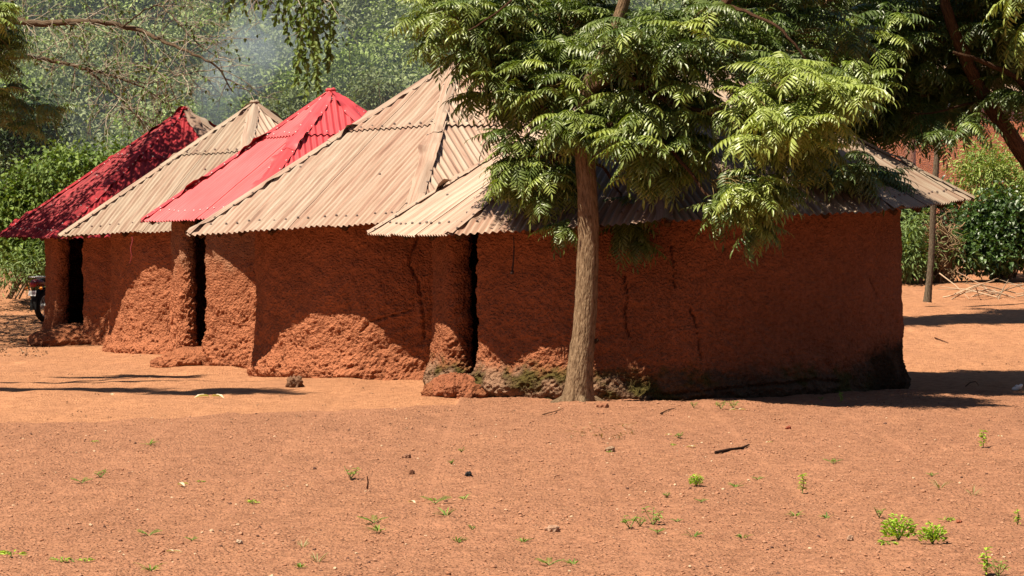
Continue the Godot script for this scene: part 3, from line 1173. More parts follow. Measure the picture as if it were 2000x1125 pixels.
	lobes = [
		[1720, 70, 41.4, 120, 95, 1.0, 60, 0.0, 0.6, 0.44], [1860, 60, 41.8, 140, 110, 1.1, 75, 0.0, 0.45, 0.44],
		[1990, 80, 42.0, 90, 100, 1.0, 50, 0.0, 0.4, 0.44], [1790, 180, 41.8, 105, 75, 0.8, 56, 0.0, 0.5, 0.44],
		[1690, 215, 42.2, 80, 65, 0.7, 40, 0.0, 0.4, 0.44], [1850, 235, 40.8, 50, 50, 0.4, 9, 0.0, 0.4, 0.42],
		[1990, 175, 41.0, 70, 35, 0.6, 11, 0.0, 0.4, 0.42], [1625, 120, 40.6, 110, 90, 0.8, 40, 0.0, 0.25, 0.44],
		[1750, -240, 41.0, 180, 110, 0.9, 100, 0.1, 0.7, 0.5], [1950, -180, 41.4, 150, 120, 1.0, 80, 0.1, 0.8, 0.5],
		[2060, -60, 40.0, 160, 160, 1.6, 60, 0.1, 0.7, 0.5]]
	crown_at(o, foot, lobes, at(1925, 150, 41.0), 120, fronds)
	# the tree outside the left edge: a few low fronds come into the picture, its shade lies across the yard
	foot = at(-330, 800, 41.0)
	foot.y = earth(foot.x, 41.0)
	o = thing("neem_tree", "dark neem fronds hanging into the top left corner, tree outside the frame", "tree", foot)
	g = Acc.new()
	pts = []
	for p in px_line([[-330, 800, 41.0], [-320, 500, 41.0], [-260, 200, 41.0], [-200, -50, 41.0], [-160, -400, 40.6]], 0.04):
		pts.append(p - foot)
	g.tube(pts, taper(0.17, 0.06, pts.size()), 14, wood, 0.08, n_mid)
	part(o, "trunk", g.mesh(), M.bark)
	for l in [[[-230, 100, 41.0], [-130, 20, 42.0], [-40, 0, 43.0], [30, 60, 43.5]], [[-200, -50, 41.0], [-80, -200, 40.6], [60, -260, 40.2]]]:
		g = Acc.new()
		pts = []
		for p in px_line(l, 0.04):
			pts.append(p - foot)
		g.tube(pts, taper(0.06, 0.015, pts.size()), 8, wood, 0.08, n_mid)
		part(o, "branch", g.mesh(), M.bark)
	lobes = [[0, 60, 43.5, 45, 80, 0.6, 18, 0.0, 0.4, 0.36], [10, 190, 44.0, 40, 60, 0.5, 9, 0.0, 0.5, 0.34], [75, 220, 44.0, 50, 40, 0.5, 6, 0.1, 0.6, 0.34],
		[-110, 40, 43.0, 90, 120, 0.9, 40, 0.0, 0.5, 0.44], [-560, -560, 37.8, 230, 110, 0.45, 80, 0.1, 0.8, 0.5], [-240, -640, 37.2, 170, 70, 0.3, 36, 0.1, 0.8, 0.5]]
	crown_at(o, foot, lobes, at(-200, -60, 41.0), 60, fronds)
	dry_tree()
	# a tree behind the nearest hut: its crown shows between the neem fronds, its shade falls on the path at the right
	foot = Vector3(at(1600, 500, 52.0).x, 0.3, -52.0)
	o = thing("shade_tree", "shade tree behind the nearest hut, glimpsed through the neem crown", "tree", foot)
	g = Acc.new()
	pts = []
	for p in px_line([[1600, 640, 52.0], [1605, 400, 52.0], [1590, 200, 52.2], [1620, 20, 52.4], [1640, -150, 52.6]], 0.05):
		pts.append(p - foot)
	g.tube(pts, taper(0.19, 0.05, pts.size()), 14, wood, 0.1, n_mid)
	part(o, "trunk", g.mesh(), M.bark)
	crown_at(o, foot, [[1620, -20, 53.0, 150, 60, 1.3, 60, 0.0, 0.5, 0.55], [1720, 20, 53.4, 100, 50, 1.0, 36, 0.0, 0.5, 0.55], [1500, -40, 52.4, 90, 60, 1.0, 30, 0.0, 0.5, 0.55], [1790, -10, 54.6, 120, 50, 1.5, 50, 0.0, 0.5, 0.55]], at(1605, 100, 52.2), 0, fronds)


func crown_at(o: Node3D, foot: Vector3, lobes: Array, hub: Vector3, singles: int, fronds: Array) -> void:
	crown(o, lobes, hub, singles, fronds, Color(0.16, 0.12, 0.05))
	for c in o.get_children():                           # crowns were laid out in the yard's own axes
		if c.name.begins_with("feathered") or c.name.begins_with("foliage") or c.name.begins_with("twigs"):
			c.position -= foot


func dry_tree() -> void:                                 # grey half bare boughs over the far huts, from a trunk beyond the left edge
	var foot := at(-420, 640, 64.0)
	foot.y = earth(foot.x, 64.0)
	var o := thing("dry_tree", "half bare grey boughs reaching over the dark red roof from the left", "tree", foot)
	var bark := Color(0.2, 0.15, 0.11)
	var boughs := [
		[[[-420, 660, 64], [-400, 400, 64], [-330, 180, 64], [-200, 60, 64], [-60, 30, 64], [60, 45, 64], [180, 42, 64], [260, 55, 64], [330, 85, 63.5], [400, 115, 63], [432, 142, 63], [455, 180, 63]], 0.17, 0.012],
		[[[-330, 180, 64], [-180, 120, 64.5], [-40, 116, 64.5], [60, 112, 64.5], [170, 135, 64.5], [240, 156, 64], [290, 178, 64], [330, 207, 64]], 0.08, 0.01],
		[[[170, 135, 64.5], [215, 175, 64.2], [255, 215, 64], [290, 245, 64], [310, 262, 64]], 0.022, 0.006],
		[[[240, 52, 64], [300, 12, 63.6], [335, 30, 63.4], [375, 75, 63.2], [420, 112, 63.2]], 0.018, 0.006],
		[[[240, 156, 64], [300, 162, 63.6], [360, 145, 63.4], [410, 138, 63.4]], 0.014, 0.005],
		[[[-200, 60, 64], [-60, -60, 62], [160, -90, 60], [400, -60, 59], [560, -20, 58.5], [640, 5, 58.5]], 0.09, 0.015]]
	var ends := []
	for b in boughs:
		var g := Acc.new()
		var pts := []
		for p in px_line(b[0], 0.05):
			pts.append(p - foot)
		g.tube(pts, taper(b[1], b[2], pts.size()), 8, bark, 0.12, n_mid)
		part(o, "branch", g.mesh(), M.bark)
		for q in range(pts.size() / 3, pts.size()):
			ends.append(pts[q])
	var tw := Acc.new()
	var lf := Acc.new()
	for k in 400:
		var p: Vector3 = ends[rng.randi() % ends.size()]
		var d := Vector3(rng.randf_range(-0.5, 1.0), rng.randf_range(-0.7, 0.7), rng.randf_range(-0.5, 0.5)).normalized()
		var pts := [p]
		var n := rng.randi_range(5, 11)
		for q in n:
			d = (d + Vector3(rng.randf_range(-0.3, 0.35), rng.randf_range(-0.38, 0.26), rng.randf_range(-0.3, 0.3))).normalized()
			p += d * rng.randf_range(0.09, 0.16)
			pts.append(p)
			if rng.randf() < 0.3:
				var e := (d + Vector3(rng.randf_range(-1, 1), rng.randf_range(-1, 0.7), rng.randf_range(-1, 1))).normalized()
				var e2 := (e + Vector3(0.1, rng.randf_range(-0.5, 0.3), 0.2)).normalized()
				tw.tube([p, p + e * 0.15, p + e * 0.15 + e2 * 0.2], [0.005, 0.004, 0.002], 4, Color(0.26, 0.21, 0.16))
			if rng.randf() < 0.3:
				for z in 2:
					var e := Vector3(rng.randf_range(-1, 1), rng.randf_range(-1, 0.2), rng.randf_range(-1, 1)).normalized()
					lf.leaf(p, e, Vector3.UP, rng.randf_range(0.06, 0.11), 0.05, Color(0.13, 0.19, 0.05) * rng.randf_range(0.6, 1.3), 0.4, 0.1)
		tw.tube(pts, taper(rng.randf_range(0.006, 0.011), 0.002, pts.size()), 4, Color(0.33, 0.28, 0.22) * rng.randf_range(0.6, 1.25))
	part(o, "twigs", tw.mesh(), M.twig, true)
	part(o, "sparse_leaves", lf.mesh(), M.dull_leaf, true)
	var tuft := [sprig_mesh(51, 30, 0.4, 0.12, 0.06), sprig_mesh(52, 30, 0.4, 0.11, 0.06)]
	var tr := [[], []]
	var co := [[], []]
	for l in [[60, -150, 57.7, 170, 45, 1.3, 85], [-180, -70, 57.0, 150, 60, 1.3, 90], [-250, 50, 57.4, 120, 80, 1.9, 100], [-330, 60, 60.5, 110, 80, 1.9, 80], [-230, -20, 62.3, 130, 90, 1.6, 80], [-120, -120, 60.0, 140, 70, 1.4, 60]]:
		for i in l[6]:
			var d := Vector3(rng.randfn(), rng.randfn(), rng.randfn()).normalized() * pow(rng.randf(), 0.4)
			var k: int = i % 2
			tr[k].append(Transform3D(Basis(Vector3.UP, rng.randf() * TAU), at(l[0] + d.x * l[3], l[1] + d.y * l[4], l[2] + d.z * l[5]) - foot))
			co[k].append(leaf_green(0.1, 0.8))
	for k in 2:
		many(o, "foliage", tuft[k], M.dull_leaf, tr[k], co[k])
	# strings of broad leaves that hang from the far bough
	var hang := Acc.new()
	for s in [[455, -30, 60], [475, -30, 45], [520, -25, 50], [545, -20, 60], [560, -20, 100], [578, -20, 150], [588, -15, 130], [600, -15, 175], [612, -10, 160], [622, -10, 190], [634, -10, 140], [648, -5, 110], [655, -5, 85], [570, -15, 60], [500, -30, 40], [605, -15, 120], [618, -10, 90], [590, -15, 200]]:
		var p := at(s[0], s[1], 58.4 + rng.randf_range(-0.6, 0.6)) - foot
		var len: float = s[2] / F * 58.4
		var q := 0.0
		var pts := [p]
		while q < len:
			q += 0.06
			p += Vector3(rng.randf_range(-0.025, 0.025), -0.06, rng.randf_range(-0.02, 0.02))
			pts.append(p)
			for z in 2:
				var e := Vector3(rng.randf_range(-1, 1), rng.randf_range(-1.6, -0.2), rng.randf_range(-1, 1)).normalized()
				hang.leaf(p, e, Vector3(rng.randf_range(-1, 1), 0.4, 1), rng.randf_range(0.09, 0.15), rng.randf_range(0.05, 0.075), leaf_green(0.1, 0.7), 0.3, 0.15)
		hang.tube(pts, taper(0.006, 0.003, pts.size()), 4, Color(0.1, 0.09, 0.04))
	part(o, "hanging_leaves", hang.mesh(), M.dull_leaf, true)


# ---------------------------------------------------------------- bushes and the growth behind
func sprig_mesh(sd: int, leaves: int, reach: float, l: float, w: float, flat := 0.0) -> ArrayMesh:   # a handful of leaves round a point
	var r := RandomNumberGenerator.new()
	r.seed = sd
	var g := Acc.new()
	for i in leaves:
		var d := Vector3(r.randfn(), r.randfn() * (1.0 - flat), r.randfn()).normalized()
		var p := d * reach * pow(r.randf(), 0.5)
		var e := (d + Vector3(r.randf_range(-0.7, 0.7), r.randf_range(-0.6, 0.4), r.randf_range(-0.7, 0.7))).normalized()
		var up := Vector3(r.randf_range(-0.6, 0.6), 1, r.randf_range(-0.6, 0.6)).normalized()
		var s := r.randf_range(0.7, 1.2)
		g.leaf(p, e, up, l * s, w * s, Color.WHITE * r.randf_range(0.65, 1.2), r.randf_range(0.1, 0.5), r.randf_range(-0.2, 0.2))
	return g.mesh()


# a bush: stems from the ground and leaf tufts through rough lobes [px, py, D, rx px, ry px, rz m, tufts]
func bush(called: String, label: String, cat: String, base: Vector3, lobes: Array, tufts: Array, lo: Color, hi: Color, mat_name := "dull_leaf", group := "") -> void:
	var o := thing(called, label, cat, base, group)
	var st := Acc.new()
	var tr := []
	for t in tufts:
		tr.append([[], []])
	for l in lobes:
		var c := at(l[0], l[1], l[2]) - base
		var r := Vector3(l[3] / F * l[2], l[4] / F * l[2], l[5])
		for i in 4:
			var e := c + Vector3(rng.randf_range(-0.6, 0.6) * r.x, rng.randf_range(-0.2, 0.7) * r.y, rng.randf_range(-0.5, 0.5) * r.z)
			st.tube(twig_line(Vector3(rng.randf_range(-0.2, 0.2), -0.1, rng.randf_range(-0.2, 0.2)), e, 0.1, 7), taper(0.02, 0.005, 8), 5, Color(0.16, 0.11, 0.07))
		for i in l[6]:
			var d := Vector3(rng.randfn(), rng.randfn(), rng.randfn()).normalized()
			var p := c + d * r * pow(rng.randf(), 0.35)
			var w := p + base
			if n_low.get_noise_3d(w.x * 1.4, w.y * 1.4, w.z * 1.4) < -0.3:
				continue                                 # gaps
			var k := rng.randi() % tufts.size()
			var s := rng.randf_range(0.8, 1.2)
			tr[k][0].append(Transform3D(Basis.from_euler(Vector3(rng.randf_range(-0.5, 0.5), rng.randf() * TAU, rng.randf_range(-0.5, 0.5))).scaled(Vector3.ONE * s), p))
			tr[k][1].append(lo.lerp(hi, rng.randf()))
	part(o, "stems", st.mesh(), M.twig, true)
	for k in tufts.size():
		if tr[k][0].size():
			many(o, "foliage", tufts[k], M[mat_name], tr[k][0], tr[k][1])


func make_background() -> void:
	var broad := [sprig_mesh(11, 26, 0.3, 0.13, 0.075), sprig_mesh(12, 26, 0.3, 0.11, 0.07)]
	var small := [sprig_mesh(13, 34, 0.34, 0.125, 0.06), sprig_mesh(14, 34, 0.34, 0.115, 0.065)]
	var slim := [sprig_mesh(15, 34, 0.34, 0.15, 0.032), sprig_mesh(16, 34, 0.34, 0.13, 0.03)]
	# thicket over the slope: too dense to count
	var tr := [[], []]
	var co := [[], []]
	for i in 410:
		var d := 79.0 + 22.0 * pow(rng.randf(), 1.2)
		var px := rng.randf_range(-650, 2500)
		if px > 1700 and d < 84.0:
			continue
		var x := (px - 1000.0) / F * d
		var floor_y := 0.9 + 0.42 * (d - 78.0) + 1.1 * n_low.get_noise_2d(x * 0.12, d * 0.12)
		var r := Vector3(rng.randf_range(0.7, 1.7), rng.randf_range(0.6, 1.5), 0.9)
		var c := Vector3(x, floor_y + r.y * rng.randf_range(0.5, 1.3), -d)
		var base := Color(0.1, 0.125, 0.055).lerp(Color(0.27, 0.3, 0.17), rng.randf())
		base = base.lerp(Color(0.2, 0.28, 0.055), rng.randf() * rng.randf())
		for q in int(46 * r.x * r.y):
			var e := Vector3(rng.randfn(), rng.randfn(), rng.randfn()).normalized()
			var p := c + e * r * (0.75 + 0.3 * rng.randf()) * (1.0 + 0.5 * n_low.get_noise_3d(x + e.x * 2.0, d + e.y * 2.0, e.z * 2.0))
			var k := rng.randi() % 2
			tr[k].append(Transform3D(Basis.from_euler(Vector3(rng.randf_range(-0.5, 0.5), rng.randf() * TAU, rng.randf_range(-0.5, 0.5))).scaled(Vector3.ONE * rng.randf_range(0.8, 1.4)), p))
			co[k].append(base * rng.randf_range(0.85, 1.7))
	for k in 2:
		var m := many(self, "hillside_thicket", small[k], M.dull_leaf, tr[k], co[k])
		m.set_meta("label", "dense grey green thicket covering the hillside behind the huts")
		m.set_meta("category", "thicket")
	# bushes at the left
	var lo := Color(0.08, 0.135, 0.028)
	var hi := Color(0.2, 0.275, 0.065)
	bush("leafy_bush", "large bright green bush left behind the dark red roof", "bush", Vector3(-9.5, 0.5, -69), [[120, 370, 69, 110, 80, 1.2, 130], [60, 430, 69, 80, 70, 1.2, 90], [190, 340, 69.5, 80, 60, 1.0, 70], [20, 400, 69, 60, 60, 1.0, 50], [110, 470, 68.5, 110, 60, 0.9, 100], [40, 500, 68.5, 70, 45, 0.8, 60], [260, 330, 70, 60, 40, 1, 40]], broad, lo, hi)
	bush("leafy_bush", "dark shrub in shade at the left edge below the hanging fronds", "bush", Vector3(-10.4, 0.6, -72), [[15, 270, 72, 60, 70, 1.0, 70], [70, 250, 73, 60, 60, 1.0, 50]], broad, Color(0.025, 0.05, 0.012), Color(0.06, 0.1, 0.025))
	bush("leafy_bush", "low weedy growth on the bare ground under the left bush", "bush", Vector3(-9.9, 0.6, -67.5), [[40, 525, 67.5, 60, 22, 0.6, 40], [95, 505, 68, 30, 40, 0.5, 30]], slim, Color(0.12, 0.19, 0.06), Color(0.25, 0.32, 0.12))
	bush("leafy_bush", "small bright shrub showing between the dark red and small tan roof tops", "bush", Vector3(-6.8, 1.0, -72), [[430, 225, 72, 50, 26, 0.8, 36], [480, 235, 72, 40, 30, 0.7, 26], [350, 270, 73, 60, 60, 1.0, 40]], small, Color(0.08, 0.13, 0.03), hi)
	bush("leafy_bush", "pale shrub behind the bright red roof top", "bush", Vector3(-4.0, 1.0, -74), [[600, 215, 74, 70, 40, 0.8, 40], [740, 190, 75, 60, 60, 0.8, 40]], small, Color(0.08, 0.11, 0.05), Color(0.2, 0.24, 0.11))
	# bushes at the right
	bush("leafy_bush", "tall bush with narrow sunlit light green leaves at the right edge", "bush", Vector3(9.8, 1.0, -68), [[1960, 350, 68, 75, 60, 0.9, 90], [1920, 330, 68.5, 50, 50, 0.8, 50], [2040, 340, 68, 60, 80, 0.9, 60], [1985, 400, 67.6, 50, 40, 0.6, 40]], slim, Color(0.18, 0.26, 0.06), Color(0.4, 0.47, 0.15), "dull_leaf")
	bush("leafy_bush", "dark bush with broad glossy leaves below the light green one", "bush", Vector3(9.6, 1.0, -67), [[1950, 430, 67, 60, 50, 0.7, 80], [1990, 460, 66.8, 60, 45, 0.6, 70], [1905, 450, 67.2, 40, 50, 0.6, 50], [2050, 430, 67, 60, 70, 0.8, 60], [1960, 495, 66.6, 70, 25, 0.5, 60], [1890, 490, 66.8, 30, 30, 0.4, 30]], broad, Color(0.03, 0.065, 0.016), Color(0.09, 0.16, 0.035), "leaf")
	bush("leafy_bush", "feathery pale herb between the hut wall and the thin trunk", "bush", Vector3(7.8, 0.9, -66), [[1785, 470, 66, 36, 50, 0.5, 60], [1770, 505, 66, 36, 28, 0.4, 36], [1840, 500, 66.5, 50, 28, 0.4, 30]], slim, Color(0.13, 0.2, 0.06), Color(0.25, 0.33, 0.12))
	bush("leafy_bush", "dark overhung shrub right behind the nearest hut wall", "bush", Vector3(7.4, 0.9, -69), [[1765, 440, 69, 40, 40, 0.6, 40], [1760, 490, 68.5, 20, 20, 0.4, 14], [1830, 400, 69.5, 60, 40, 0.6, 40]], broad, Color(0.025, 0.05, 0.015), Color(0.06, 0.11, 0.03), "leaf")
	# stump hung with dry vine
	var foot := Vector3(8.33, 0.75, -66.2)
	var o := thing("tree_stump", "old stump wrapped in brown dry vine behind the thin trunk", "stump", foot)
	var g := Acc.new()
	g.tube([Vector3(0, -0.1, 0), Vector3(0.02, 0.4, 0), Vector3(-0.03, 0.8, 0.02), Vector3(0.03, 1.15, 0)], [0.24, 0.2, 0.19, 0.12], 16, Color(0.14, 0.09, 0.05), 0.3, n_mid)
	part(o, "trunk", g.mesh(), M.bark)
	g = Acc.new()
	for i in 110:
		var a := rng.randf() * TAU
		var y := rng.randf_range(0.0, 1.35)
		var p := Vector3(sin(a) * 0.26, y, cos(a) * 0.26)
		var pts := [p]
		for q in 5:
			p += Vector3(rng.randf_range(-0.12, 0.12), rng.randf_range(-0.14, 0.09), rng.randf_range(-0.06, 0.09))
			pts.append(p)
		g.tube(pts, taper(0.011, 0.004, 6), 4, Color(0.3, 0.21, 0.12) * rng.randf_range(0.5, 1.2))
	part(o, "dry_vine", g.mesh(), M.twig, true)
	# slender trunk with rings
	foot = at(1813, 577, 58.0)
	foot.y = earth(foot.x, 58.0)
	o = thing("slender_tree", "thin ringed trunk standing right of the nearest hut under its eave", "tree", foot)
	g = Acc.new()
	var line := px_line([[1811, 590, 58.0], [1816, 540, 58.0], [1820, 480, 58.0], [1823, 400, 58.0], [1829, 320, 58.0], [1834, 240, 58.0], [1838, 120, 58.0], [1840, -40, 58]])
	var pts := []
	var rd := []
	for i in line.size() - 1:
		for q in 4:
			pts.append(line[i].lerp(line[i + 1], q / 4.0) - foot)
			rd.append(0.05 + (0.006 if (i * 4 + q) % 3 == 0 else 0.0) + 0.03 * exp(-pts.size() / 9.0))
	g.tube(pts, rd, 16, Color(0.2, 0.17, 0.14), 0.1, n_mid)
	part(o, "trunk", g.mesh(), M.bark)
	many(o, "crown", slim[0], M.leaf, [Transform3D(Basis(), line[-1] - foot), Transform3D(Basis().scaled(Vector3.ONE * 1.6), line[-1] - foot + Vector3(0.3, 0.3, 0)), Transform3D(Basis().scaled(Vector3.ONE * 1.6), line[-1] - foot + Vector3(-0.3, 0.2, 0.1))], [lo, hi, lo])
	# the red earth house whose wall shows through the leaves
	var hp := Vector3(10.4, 1.2, -76)
	o = thing("earth_house", "plain red earth house wall glimpsed through leaves at upper right", "house", hp)
	g = Acc.new()
	var nx := 90
	var ny := 44
	for j in ny:
		for i in nx:
			var q := Vector3(-3.2 + 6.4 * i / (nx - 1), -0.5 + 3.9 * j / (ny - 1), 0)
			q.z = 0.05 * n_low.get_noise_2d(q.x, q.y) + 0.015 * n_mid.get_noise_2d(q.x, q.y)
			g.put(q, Vector3.BACK, Color(0.44, 0.15, 0.065) * (1.0 + 0.15 * n_low.get_noise_2d(q.x * 1.5, q.y * 1.5 + 30)))
	g.sheet(0, nx, ny)
	g.box(Vector3(-3.05, 1.45, -2.1), Vector3(0.3, 3.9, 4.1), Color(0.44, 0.15, 0.065))
	g.box(Vector3(3.05, 1.45, -2.1), Vector3(0.3, 3.9, 4.1), Color(0.44, 0.15, 0.065))
	g.box(Vector3(0, 1.45, -4.3), Vector3(6.3, 3.9, 0.3), Color(0.44, 0.15, 0.065))
	o.rotation.y = -0.6
	part(o, "wall", g.mesh(), M.mud)
	g = Acc.new()
	g.box(Vector3(0, 4.0, -0.95), Vector3(7.4, 0.05, 2.6), Color(0.4, 0.33, 0.27), Basis(Vector3.RIGHT, 0.35))
	g.box(Vector3(0, 4.0, -3.3), Vector3(7.4, 0.05, 2.6), Color(0.4, 0.33, 0.27), Basis(Vector3.RIGHT, -0.35))
	part(o, "roof", g.mesh(), M.old_iron)
	g = Acc.new()
	var px := -1.2
	g.tube([Vector3(px, -0.4, 1.0), Vector3(px + 0.03, 1.2, 1.0), Vector3(px, 2.8, 1.0)], [0.13, 0.12, 0.12], 12, Color(0.42, 0.2, 0.13), 0.1, n_mid)
	part(o, "porch_post", g.mesh(), M.bark)
	# leafless shrub behind the second hut
	foot = Vector3(at(850, 300, 66).x, 0.2, -66)
	o = thing("bare_shrub", "leafless grey twiggy shrub above the second hut's roof slope", "shrub", foot)
	g = Acc.new()
	for i in 46:
		var d := Vector3(rng.randf_range(-0.85, 0.05), 1, rng.randf_range(-0.3, 0.3)).normalized()
		var p := Vector3(rng.randf_range(-0.2, 0.2), 1.4, 0)
		var line2 := [Vector3(0, 0, 0), p]
		var len := rng.randf_range(1.4, 3.0)
		for q in 9:
			d = (d + Vector3(rng.randf_range(-0.22, 0.1), rng.randf_range(-0.2, 0.12), rng.randf_range(-0.1, 0.1))).normalized()
			p += d * len / 9
			line2.append(p)
			if q > 2 and rng.randf() < 0.7:
				var e := (d + Vector3(rng.randf_range(-1, 0.6), rng.randf_range(-0.4, 0.8), rng.randf_range(-0.5, 0.5))).normalized()
				g.tube([p, p + e * 0.2, p + e * 0.38 + Vector3(0, 0.04, 0)], [0.006, 0.005, 0.002], 4, Color(0.3, 0.26, 0.21))
		g.tube(line2, taper(0.016, 0.004, 11), 4, Color(0.3, 0.26, 0.21) * rng.randf_range(0.7, 1.1))
	part(o, "branches", g.mesh(), M.twig, true)
	# blue wood smoke that drifts up behind the huts
	var smoke := FogMaterial.new()
	smoke.albedo = Color(0.8, 0.87, 0.95)
	smoke.density = 0.22
	for s in [[425, 190, 68.0, 1.0, 1.6, 1.2], [470, 120, 69.0, 1.6, 1.5, 1.4], [560, 60, 71.0, 2.6, 1.7, 1.6]]:
		var fv := FogVolume.new()
		fv.name = numbered("smoke")
		fv.shape = RenderingServer.FOG_VOLUME_SHAPE_ELLIPSOID
		fv.size = Vector3(s[3], s[4], s[5]) * 1.0
		fv.position = at(s[0], s[1], s[2])
		fv.material = smoke
		add_child(fv)
		fv.set_meta("kind", "stuff")
		fv.set_meta("label", "thin blue wood smoke drifting up behind the huts")
		fv.set_meta("category", "smoke")
	var haze := FogMaterial.new()
	haze.albedo = Color(0.82, 0.88, 0.95)
	haze.density = 0.013
	var hv := FogVolume.new()
	hv.name = "haze"
	hv.shape = RenderingServer.FOG_VOLUME_SHAPE_BOX
	hv.size = Vector3(44, 12, 7)
	hv.position = Vector3(0, 5, -74.2)
	hv.material = haze
	add_child(hv)
	hv.set_meta("kind", "stuff")
	hv.set_meta("label", "smoky haze in the air before the hillside")
	hv.set_meta("category", "haze")


# ---------------------------------------------------------------- motorcycle behind the farthest hut
func disc_tube(c: Vector3, radius: float, thick: float, col: Color, n := 40) -> Acc:
	var g := Acc.new()
	var pts := []
	var rd := []
	for i in n + 1:
		var a := TAU * i / n
		pts.append(c + Vector3(0, sin(a), cos(a)) * radius)
		rd.append(thick)
	g.tube(pts, rd, 12, col)
	return g


func make_motorcycle() -> void:
	var D := 64.5
	var c := at(88, 620, D)
	var base := Vector3(c.x, earth(c.x, D), -D)
	var o := thing("motorcycle", "dark motorcycle seen from behind, half hidden by the farthest hut", "motorcycle", base)
	o.rotation.y = -0.5
	var black := Color(0.012, 0.012, 0.013)
	# the wheels: x is the axle, the rear wheel at z = 0, the front one at z = -1.25
	for z in [0.0, -1.25]:
		var wheel := Node3D.new()
		wheel.name = child_name(o, "wheel")
		o.add_child(wheel)
		wheel.position = Vector3(0, 0.31, z)
		part(wheel, "tyre", disc_tube(Vector3.ZERO, 0.255, 0.055, black).mesh(), M.rubber)
		part(wheel, "rim", disc_tube(Vector3.ZERO, 0.2, 0.018, Color(0.5, 0.5, 0.5)).mesh(), M.gloss)
		var g := Acc.new()
		g.tube([Vector3(-0.07, 0, 0), Vector3(0.07, 0, 0)], [0.05, 0.05], 12, Color(0.3, 0.3, 0.3))
		for i in 18:
			var a := TAU * i / 18
			g.tube([Vector3(0.03 if i % 2 else -0.03, 0, 0), Vector3(0, sin(a) * 0.2, cos(a) * 0.2)], [0.004, 0.004], 4, Color(0.5, 0.5, 0.5))
		part(wheel, "spokes", g.mesh(), M.gloss)
	var g := Acc.new()
	for s in [-1, 1]:
		g.tube([Vector3(s * 0.08, 0.31, 0), Vector3(s * 0.1, 0.36, -0.5), Vector3(s * 0.12, 0.62, -0.75), Vector3(s * 0.06, 0.85, -0.95)], [0.02, 0.022, 0.022, 0.025], 8, black)
		g.tube([Vector3(s * 0.12, 0.33, 0.0), Vector3(s * 0.13, 0.68, -0.12)], [0.03, 0.03], 10, Color(0.2, 0.2, 0.2))
		g.tube([Vector3(s * 0.07, 0.31, -1.25), Vector3(s * 0.07, 0.9, -1.02)], [0.022, 0.025], 8, Color(0.4, 0.4, 0.4))
		g.tube([Vector3(s * 0.1, 0.7, 0.12), Vector3(s * 0.1, 0.7, -0.6)], [0.016, 0.016], 8, black)
	part(o, "frame", g.mesh(), M.plain)
	g = Acc.new()
	g.lump(Vector3(0, 0.42, -0.62), Vector3(0.15, 0.17, 0.22), Color(0.12, 0.12, 0.12), n_mid, 0.03, 3.0, 24, 14, 0.6)
	part(o, "engine", g.mesh(), M.plain)
	g = Acc.new()
	g.lump(Vector3(0, 0.82, -0.72), Vector3(0.14, 0.13, 0.27), Color(0.16, 0.01, 0.015), n_mid, 0.0, 1.0, 28, 16, 0.8)
	part(o, "fuel_tank", g.mesh(), M.gloss)
	g = Acc.new()
	g.lump(Vector3(0, 0.8, -0.14), Vector3(0.14, 0.06, 0.4), black, n_mid, 0.01, 2.0, 28, 14, 0.7)
	part(o, "seat", g.mesh(), M.rubber)
	g = Acc.new()
	g.lump(Vector3(0, 0.76, 0.22), Vector3(0.11, 0.07, 0.18), Color(0.1, 0.008, 0.012), n_mid, 0.0, 2.0, 24, 14, 0.8)
	part(o, "tail_cowl", g.mesh(), M.gloss)
	g = Acc.new()
	g.tube([Vector3(-0.15, 0.86, 0.3), Vector3(-0.14, 0.87, 0.05), Vector3(0.14, 0.87, 0.05), Vector3(0.15, 0.86, 0.3), Vector3(-0.15, 0.86, 0.3)], [0.012, 0.012, 0.012, 0.012, 0.012], 8, Color(0.35, 0.35, 0.35))
	part(o, "grab_rail", g.mesh(), M.gloss)
	g = Acc.new()
	g.lump(Vector3(0, 0.72, 0.38), Vector3(0.07, 0.045, 0.04), Color(0.3, 0.01, 0.01), n_mid, 0.0, 2.0, 18, 12, 0.7)
	part(o, "tail_light", g.mesh(), M.gloss)
	g = Acc.new()                                        # mudguard with its flap
	var gp := []
	for i in 12:
		var a := deg_to_rad(95 - i * 9.5)
		for s in 3:
			g.put(Vector3((s - 1) * 0.075, 0.31 + sin(a) * 0.36 - (0.02 if s != 1 else 0.0), cos(a) * 0.36 + 0.02), Vector3.UP, black)
	g.sheet(0, 3, 12, true)
	part(o, "mudguard", g.mesh(), M.rubber)
	g = Acc.new()
	g.box(Vector3(0, 0.56, 0.405), Vector3(0.17, 0.1, 0.006), Color(0.78, 0.78, 0.76), Basis(Vector3.RIGHT, -0.25))
	var plate := part(o, "number_plate", g.mesh(), M.plain)
	g = Acc.new()
	for i in 6:
		g.box(Vector3(-0.055 + i * 0.022, 0.558, 0.411), Vector3(0.011, 0.042, 0.003), Color(0.2, 0.2, 0.22), Basis(Vector3.RIGHT, -0.25))
	part(plate, "faded_marks", g.mesh(), M.plain)
	for s in [-1, 1]:
		g = Acc.new()
		g.tube([Vector3(s * 0.06, 0.68, 0.33), Vector3(s * 0.14, 0.66, 0.35)], [0.008, 0.008], 6, black)
		g.lump(Vector3(s * 0.17, 0.655, 0.36), Vector3(0.035, 0.028, 0.03), Color(0.7, 0.22, 0.02), n_mid, 0.0, 2.0, 16, 10)
		part(o, "indicator", g.mesh(), M.gloss)
	g = Acc.new()
	g.tube([Vector3(-0.34, 1.0, -0.88), Vector3(-0.2, 1.02, -0.98), Vector3(0, 0.98, -1.0), Vector3(0.2, 1.02, -0.98), Vector3(0.34, 1.0, -0.88)], [0.016, 0.012, 0.012, 0.012, 0.016], 8, black)
